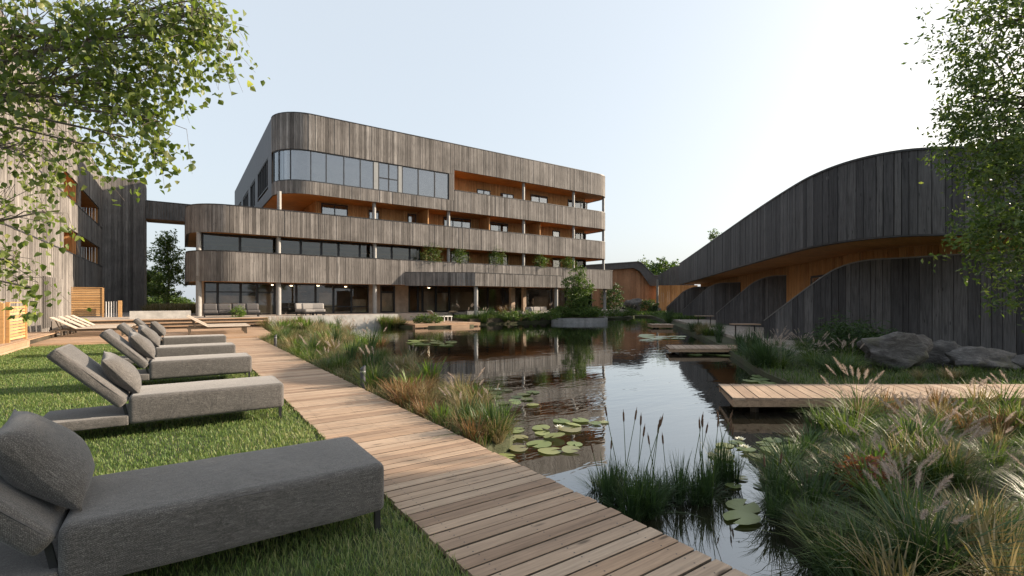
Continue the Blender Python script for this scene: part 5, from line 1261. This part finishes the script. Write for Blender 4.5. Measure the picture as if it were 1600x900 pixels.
def tree(name, label, base, trunk_pts, trunk_r, ells, ntw, nlf, spread, size, aspect, lm, bark, droop=.5, hang=.2, seed=1, heart=False, group=None, cat='tree', twigs=60, single=0, limb_r=.03):
    r_ = np.random.default_rng(seed); t = thing(name, label, cat, base, 0, group)
    T, td, P, sz, rn = leaf_cloud(ells, ntw, nlf, spread, size, aspect, droop, r_, hang)
    if single:                                     # nearest leaves become leaves of their own
        V1, q1, t1, _ = leaves(np.zeros((3, 3)), np.ones(3), aspect, droop, np.zeros(3), np.random.default_rng(seed + 5), .25, heart)
    V, q, tt, r = leaves(P, sz, aspect, droop, rn, r_, .22, heart)
    V = V - np.array(base)[None, :]
    o = bpy.data.objects.new('crown', np_mesh('crown', V, q, tt, r, lm)); COL.objects.link(o); o.parent = t; WM[o] = WM[t]; tag(o, kind='stuff')
    m_ = MB(); m_.tube(trunk_pts, trunk_r, 9); tk = obj('trunk', m_, bark, t, True)
    m_ = MB(); tpv = [Vector(p) for p in trunk_pts]
    for c_, rad, wgt in ells:                      # a limb into every lobe, twigs from it
        c_ = Vector(c_); k = min(range(len(tpv)), key=lambda i: (tpv[i] - c_).length + (3 if tpv[i].z > c_.z + .3 else 0)); s0 = tpv[k]
        mid = (s0 + c_) / 2 + Vector((0, 0, .12 * (c_ - s0).length)); m_.tube([s0, mid, c_], [limb_r * 1.6, limb_r, limb_r * .45], 6)
        idx = [i for i in range(len(T)) if all(abs(T[i][j] - c_[j]) <= rad[j] * 1.05 for j in range(3))]; r_.shuffle(idx)
        for i in idx[:max(3, int(twigs * wgt / sum(e[2] for e in ells)))]:
            e = Vector(T[i]); k2 = R.uniform(.2, 1.0); st_ = (mid.lerp(c_, k2)); mm = (st_ + e) / 2 + Vector((R.uniform(-.1, .1), R.uniform(-.1, .1), .08 * (e - st_).length)); m_.tube([st_, mm, e, e + Vector(td[i]) * spread], [limb_r * .4, limb_r * .28, limb_r * .16, limb_r * .06], 4, cap=False)
    obj('limbs', m_, bark, t, True).name = 'limb'
    if single:
        d3 = P @ np.array([sn, cs, 0]) ; order = np.argsort(d3)[:single]
        me_ = np_mesh('leaf', *leaves(np.zeros((1, 3)), np.ones(1), aspect, 0, np.zeros(1), np.random.default_rng(3), .25, heart), lm + '_single')
        for i in order: put('leaf', me_, o, P[i] + r_.normal(0, .05, 3), rot=Matrix.Rotation(R.uniform(0, 6.28), 4, 'Z') @ Matrix.Rotation(R.uniform(.2, 1.4), 4, 'Y') @ Matrix.Rotation(R.uniform(-1, 1), 4, 'X'), scale=(sz[i],) * 3)
    return t
def el(u, v, d, ru, rv, rd, w): p = D(u, v, d); return ((p.x, p.y, p.z), ((ru / F * d), (rd if False else ru / F * d * .9), rv / F * d), w)
# birch leaning in from the left
E = [el(60, 40, 4.2, 95, 60, .6, 10), el(170, 60, 4.0, 80, 70, .6, 10), el(265, 45, 4.0, 75, 55, .6, 8), el(335, 40, 4.1, 48, 52, .5, 4.0), el(30, 150, 4.3, 70, 70, .6, 7),
     el(120, 150, 4.2, 80, 70, .6, 7), el(215, 130, 4.0, 60, 62, .5, 6.5), el(250, 190, 3.9, 38, 55, .4, 3.0), el(200, 215, 4.0, 30, 30, .3, 1.2), el(45, 245, 4.2, 58, 45, .5, 2.8), el(130, 225, 4.1, 45, 40, .4, 1.3),
     el(15, 330, 4.2, 45, 50, .4, 2.2), el(70, 330, 4.1, 30, 26, .3, .8), el(22, 405, 4.1, 45, 48, .4, 2.0), el(52, 450, 4.0, 24, 28, .3, .8), el(-60, 120, 4.4, 80, 160, .6, 9), el(-60, 330, 4.4, 50, 100, .5, 3), el(120, -60, 4.2, 240, 60, .8, 14), el(300, 0, 4.0, 60, 40, .5, 3.5)]
bb = cw(-6.3, 4.6, 0.0)
tpts = [bb + Vector((0, 0, -.1)), bb + Vector((.06, .02, 1.5)), bb + Vector((.22, .0, 3.0)), bb + Vector((.5, -.05, 4.5)), bb + Vector((.8, -.1, 6.0))]
tree('birch_tree', 'birch tree reaching into the upper left with hanging leafy branches', tuple(bb), tpts, [.16, .14, .11, .08, .04], E, 560, 11, .37, .060, .82, 'birch_leaf', 'birch_bark', .8, 1.3, 5, True, None, 'tree', 420, 230, .014)
# tree at the right edge
E = [el(1560, 40, 6.0, 95, 60, 1, 7), el(1600, 150, 6.3, 110, 110, 1, 12), el(1520, 150, 6.0, 48, 60, 1, 3.5), el(1545, 225, 5.9, 75, 48, 1, 5), el(1600, 300, 6.0, 75, 80, 1, 8), el(1560, 360, 5.8, 65, 50, 1, 5),
     el(1610, 430, 5.8, 50, 60, 1, 3), el(1720, 120, 6.4, 130, 160, 1, 10), el(1700, 330, 6.2, 110, 120, 1, 8), el(1640, -80, 6.3, 150, 90, 1, 8)]
tb = cw(7.9, 6.4, GZ)
tree('ash_tree', 'leafy tree hanging in from the right edge in front of the curved fascia', tuple(tb), [tb, tb + Vector((.1, 0, 1.2)), tb + Vector((0, .1, 2.4)), tb + Vector((.1, 0, 3.6)), tb + Vector((.1, .1, 5.4))], [.14, .12, .10, .07, .03], E, 1900, 11, .30, .076, .42, 'ash_leaf', 'bark', .5, .45, 9, False, None, 'tree', 120, 0, .026)
# unseen trees added beyond the right edge to shade the foreground
for i, (xc, zc, h, rad, seed) in enumerate(((9.6, 6.0, 4.2, 1.9, 31), (12.4, 6.6, 5.4, 2.1, 32))):
    p = cw(xc, zc, GZ); E = [((p.x + R.uniform(-.5, .5) * rad, p.y + R.uniform(-.45, .45) * rad, h + R.uniform(-.55, .55) * rad), (rad * .55, rad * .5, rad * .5), 1) for k in range(9)]
    tree('added_shade_tree', ('dense leafy tree', 'taller dense leafy tree')[i] + ' added unseen beyond the right edge to shade the boardwalk', tuple(p), [p, p + Vector((.05, 0, h * .5)), p + Vector((0, .05, h)), p + Vector((0, 0, h + rad * .7))], [.16, .13, .09, .03], E, 620, 12, .42, .15, .5, 'ash_leaf', 'bark', .5, .2, seed, False, 'added trees beyond the right edge', 'tree', 50, 0, .03)
# island planter with its tree
ip = G(905, 503, WZ); isl = thing('island_planter', 'boat-shaped concrete planter standing in the pond', 'planter', (ip.x, ip.y + 1.0, WZ))
ring = catmull([cw(*q) for q in ((3.35, 41.0), (3.9, 40.2), (5.4, 39.9), (7.4, 40.1), (8.15, 40.9), (7.6, 42.2), (5.6, 42.9), (4.0, 42.4))], 4, True)
m_ = MB(); m_.prism([(p.x, p.y) for p in ring], -.6, .13); obj('basin', m_, 'concrete_dark', isl)
cen = sum(ring, Vector((0, 0, 0))) / len(ring); m_ = MB(); m_.prism([((p.x - cen.x) * .9 + cen.x, (p.y - cen.y) * .9 + cen.y) for p in ring], .13, .2); obj('planting_soil', m_, 'soil', isl)
def shrub(name, label, c0, rad, ntw, nlf, size, lm, group=None, seed=1, asp=.5, spread=.22, stems=6, droop=.1):
    r_ = np.random.default_rng(seed); t = thing(name, label, 'shrub', tuple(c0), 0, group); ce = (c0[0], c0[1], c0[2] + rad[2] * .75)
    T, td, P, sz, rn = leaf_cloud([(ce, rad, 1)], ntw, nlf, spread, size, asp, droop, r_, -.2); P[:, 2] = np.maximum(P[:, 2], c0[2] + .02)
    V, q, tt, r = leaves(P, sz, asp, droop, rn, r_, .2, False); V = V - np.array(tuple(c0))[None, :]
    o = bpy.data.objects.new('foliage', np_mesh('foliage', V, q, tt, r, lm)); COL.objects.link(o); o.parent = t; WM[o] = WM[t]; tag(o, kind='stuff')
    m_ = MB()
    for k in range(stems): e = Vector(T[k % len(T)]); m_.tube([Vector(c0), (Vector(c0) + e) / 2 + Vector((0, 0, .1)), e], [.015, .01, .005], 4)
    obj('stem', m_, 'bark', t); return t
for k in range(12):
    p = ring[(k * 3) % len(ring)].lerp(cen, R.uniform(.2, .7)); shrub('planter_shrub', 'low bushy green shrub growing in the island planter', (p.x, p.y, .18), (.9, .8, .5), 130, 9, .12, 'shrub_leaf', 'shrubs in the island planter', 200 + k)
p = D(903, 488, 41.4); tb = Vector((p.x, p.y, .25))
E = [((tb.x + dx, tb.y + dy, z), (rx, rx, rz), w) for dx, dy, z, rx, rz, w in ((0, 0, 3.9, .7, .8, 3), (-.5, .2, 3.0, .9, .8, 4), (.5, -.2, 2.7, .95, .8, 4), (0, 0, 2.0, 1.15, .8, 4), (.5, .2, 1.5, 1.0, .6, 3), (-.6, 0, 1.6, .8, .6, 3))]
tree('island_tree', 'small multi-stemmed tree with yellow-green leaves in the island planter', tuple(tb), [tb, tb + Vector((.05, 0, 1.2)), tb + Vector((0, .05, 2.6)), tb + Vector((0, 0, 4.2))], [.06, .05, .035, .015], E, 620, 11, .34, .14, .6, 'shrub_leaf', 'birch_bark', .5, .2, 41, False, None, 'tree', 60, 0, .018)
# trees seen through the gap by the footbridge
for u, v, d, h, rad, lab, seed in ((262, 478, 47, 8.0, 2.0, 'dark leafy tree in the gap under the footbridge', 51), (212, 480, 44, 6.0, 1.25, 'dark conical tree in front of the stair tower', 52), (243, 478, 62, 5.0, 2.4, 'farther dark tree behind the gap', 53)):
    p = D(u, 480, d); tb = Vector((p.x, p.y, TZ)); E = [((tb.x + R.uniform(-.5, .5) * rad * (1.2 - k / 12), tb.y + R.uniform(-.5, .5) * rad, TZ + h * (.22 + .68 * k / 11)), (rad * (.75 - .35 * k / 11), rad * (.75 - .35 * k / 11), h * .1), 1 - .4 * k / 11) for k in range(12)]
    tree('background_tree', lab, tuple(tb), [tb, tb + Vector((.1, 0, h * .4)), tb + Vector((0, .1, h * .75)), tb + Vector((0, 0, h * .95))], [.12, .1, .06, .02], E, 640, 11, .5, .22, .55, 'ash_leaf', 'birch_bark', .4, .1, seed, False, 'trees behind the hotel gap', 'tree', 60, 0, .03)
# far trees over the hall roof, and the small one over the pavilion
for k in range(7):
    u = 1002 + k * 9.5; d = 95 + R.uniform(-6, 6); p = D(u, 480, d); h = (HZ - (411 + R.uniform(-2, 5))) / F * d + H; tb = Vector((p.x, p.y, 0))
    E = [((tb.x + R.uniform(-1, 1), tb.y + R.uniform(-1, 1), h * (.5 + .45 * j / 4)), (1.9 - .25 * j, 1.9 - .25 * j, h * .16), 1) for j in range(5)]
    tree('far_tree', 'yellow-green tree in the far group above the valley of the dark roofs', tuple(tb), [tb, tb + Vector((0, 0, h * .5)), tb + Vector((0, 0, h * .9))], [.2, .15, .05], E, 150, 10, .7, .42, .6, 'shrub_leaf', 'bark', .3, 0, 60 + k, False, 'far trees above the roof valley', 'tree', 20, 0, .05)
p = D(1114, 480, 50); tb = Vector((p.x, p.y, 0)); zt = H + (HZ - 358) / F * 50
E = [((tb.x + R.uniform(-.4, .4), tb.y, zt - .5 - .5 * j), (.55 + .1 * j, .5, .4), 1) for j in range(4)]
tree('background_tree', 'small tree top showing above the pavilion roof', tuple(tb), [tb, tb + Vector((0, 0, 4)), tb + Vector((0, 0, zt - .6))], [.14, .1, .03], E, 90, 9, .4, .2, .5, 'shrub_leaf', 'bark', .3, 0, 71, False, None, 'tree', 20, 0, .03)
# hanging plants on the first-floor parapet
for k, (u, hh) in enumerate(((674, .95), (718, .85), (776, .95), (845, .8), (886, .8))):
    x = FX(u, 36.2); t = shrub('parapet_plant', ('first', 'second', 'third', 'fourth', 'fifth')[k] + ' from the left of the feathery plants on the lower balcony parapet', (x, 36.25, 4.72), (.8, .5, hh * .95), 110, 11, .22, 'sedge_green' if k < 3 else 'shrub_leaf', 'feathery plants on the lower balcony parapet', 90 + k, .18, .5, 8, .2)
    shr = None
# bushes: fern by the boulders, beside the hotel corner, at the tower, red plant
p = cw(7.4 * 13.2 / 10.9, 13.2, GZ); 
for k, (u, v, d, rx, rz) in enumerate(((1315, 552, 13.6, .85, .62), (1352, 548, 13.9, .7, .5))):
    q = D(u, v, d); shrub('fern_bush', ('large', 'smaller right-hand')[k] + ' dark green ferny bush beside the big boulder', (q.x, q.y, GZ), (rx, rx, rz), 190, 14, .16, 'dark_leaf', 'ferny bushes by the boulders', 300 + k, .2, .42, 8, .1)
q = G(1352, 770, GZ); shrub('red_leaved_plant', 'small red-leaved plant low on the near right bank', (q.x, q.y, GZ), (.28, .24, .2), 50, 8, .07, 'red_leaf', None, 310, .35, .12)
q = D(957, 478, 56); shrub('corner_bush', 'deep green bush beyond the right corner of the hotel block', (q.x, q.y, 0), (1.3, 1.3, 2.2), 200, 12, .25, 'dark_leaf', None, 311, .4, .5)
q = D(1015, 486, 58); shrub('corner_bush', 'dark clipped bush right of the distant boulder', (q.x, q.y, 0), (1.2, 1.0, 1.0), 150, 12, .22, 'dark_leaf', None, 312, .4, .4)
for k, u in enumerate((655, 668, 683)): q = D(u, 498, 33.6); shrub('landing_shrub', ('left', 'middle', 'right')[k] + ' of three small green shrubs at the water landing', (q.x, q.y, .02), (.5, .4, .35), 60, 9, .12, 'shrub_leaf', 'shrubs at the water landing', 320 + k)
for k, (u, v, d) in enumerate(((770, 490, 38.5), (800, 492, 37.5), (832, 492, 38), (862, 490, 38.5), (935, 488, 44), (958, 488, 47), (985, 489, 50))):
    q = D(u, v, d); shrub('shore_shrub', 'rounded green shrub along the far shore', (q.x, q.y, .1), (.9, .7, .42), 100, 9, .13, 'shrub_leaf', 'rounded shrubs along the far shore', 330 + k)
q = cw(-13.9, 31.0); sb_ = shrub('clipped_shrub', 'round light green potted shrub in front of the terrace sofa', (FX(373, 33.2), 33.2, TZ), (.42, .42, .36), 90, 9, .09, 'iris_green', None, 350)

for k, (u, d_) in enumerate(((228, 58), (240, 57), (252, 59), (266, 57), (280, 58), (290, 60))):
    q = D(u, 478, d_); shrub('hedge_bush', 'sunlit yellow-green bush in the gap under the footbridge', (q.x, q.y, TZ), (1.1, 1.0, .8), 130, 9, .24, 'shrub_leaf', 'bushes in the gap under the footbridge', 400 + k)
# edge planting that hangs over the near right waterline
for k in range(26):
    i = R.randrange(len(pond)); 
    for tr in range(200):
        i = R.randrange(len(pond)); xc = pond[i][0] * cs - pond[i][1] * sn; zc = pond[i][0] * sn + pond[i][1] * cs
        if 1.6 < xc < 4.6 and 1.5 < zc < 7.4 and U0 + xc / zc * F > 1180: break
    else: continue
    kind = R.choice(['dark', 'sedge', 'tall']); clump(kind, pond[i][0] + R.uniform(-.08, .08), pond[i][1] + R.uniform(-.08, .08), GZ - .08, R.uniform(.4, .68), ZL[kind] + ' clump hanging over the near right waterline', ZL[kind] + ' clumps over the waterline')
# where several plants would share a description, count them off from the camera
def ordinal(n): return {1: 'nearest', 2: '2nd nearest', 3: '3rd nearest'}.get(n, str(n) + ('st' if n % 10 == 1 and n != 11 else 'nd' if n % 10 == 2 and n != 12 else 'rd' if n % 10 == 3 and n != 13 else 'th') + ' nearest')
same = {}
for o in COL.objects:
    if o.parent is None and 'category' in o.keys(): same.setdefault(o['label'], []).append(o)
for lab, os_ in same.items():
    if len(os_) > 1:
        for k, o in enumerate(sorted(os_, key=lambda q: q.location.x * sn + q.location.y * cs)): o['label'] = lab + ', ' + ordinal(k + 1)
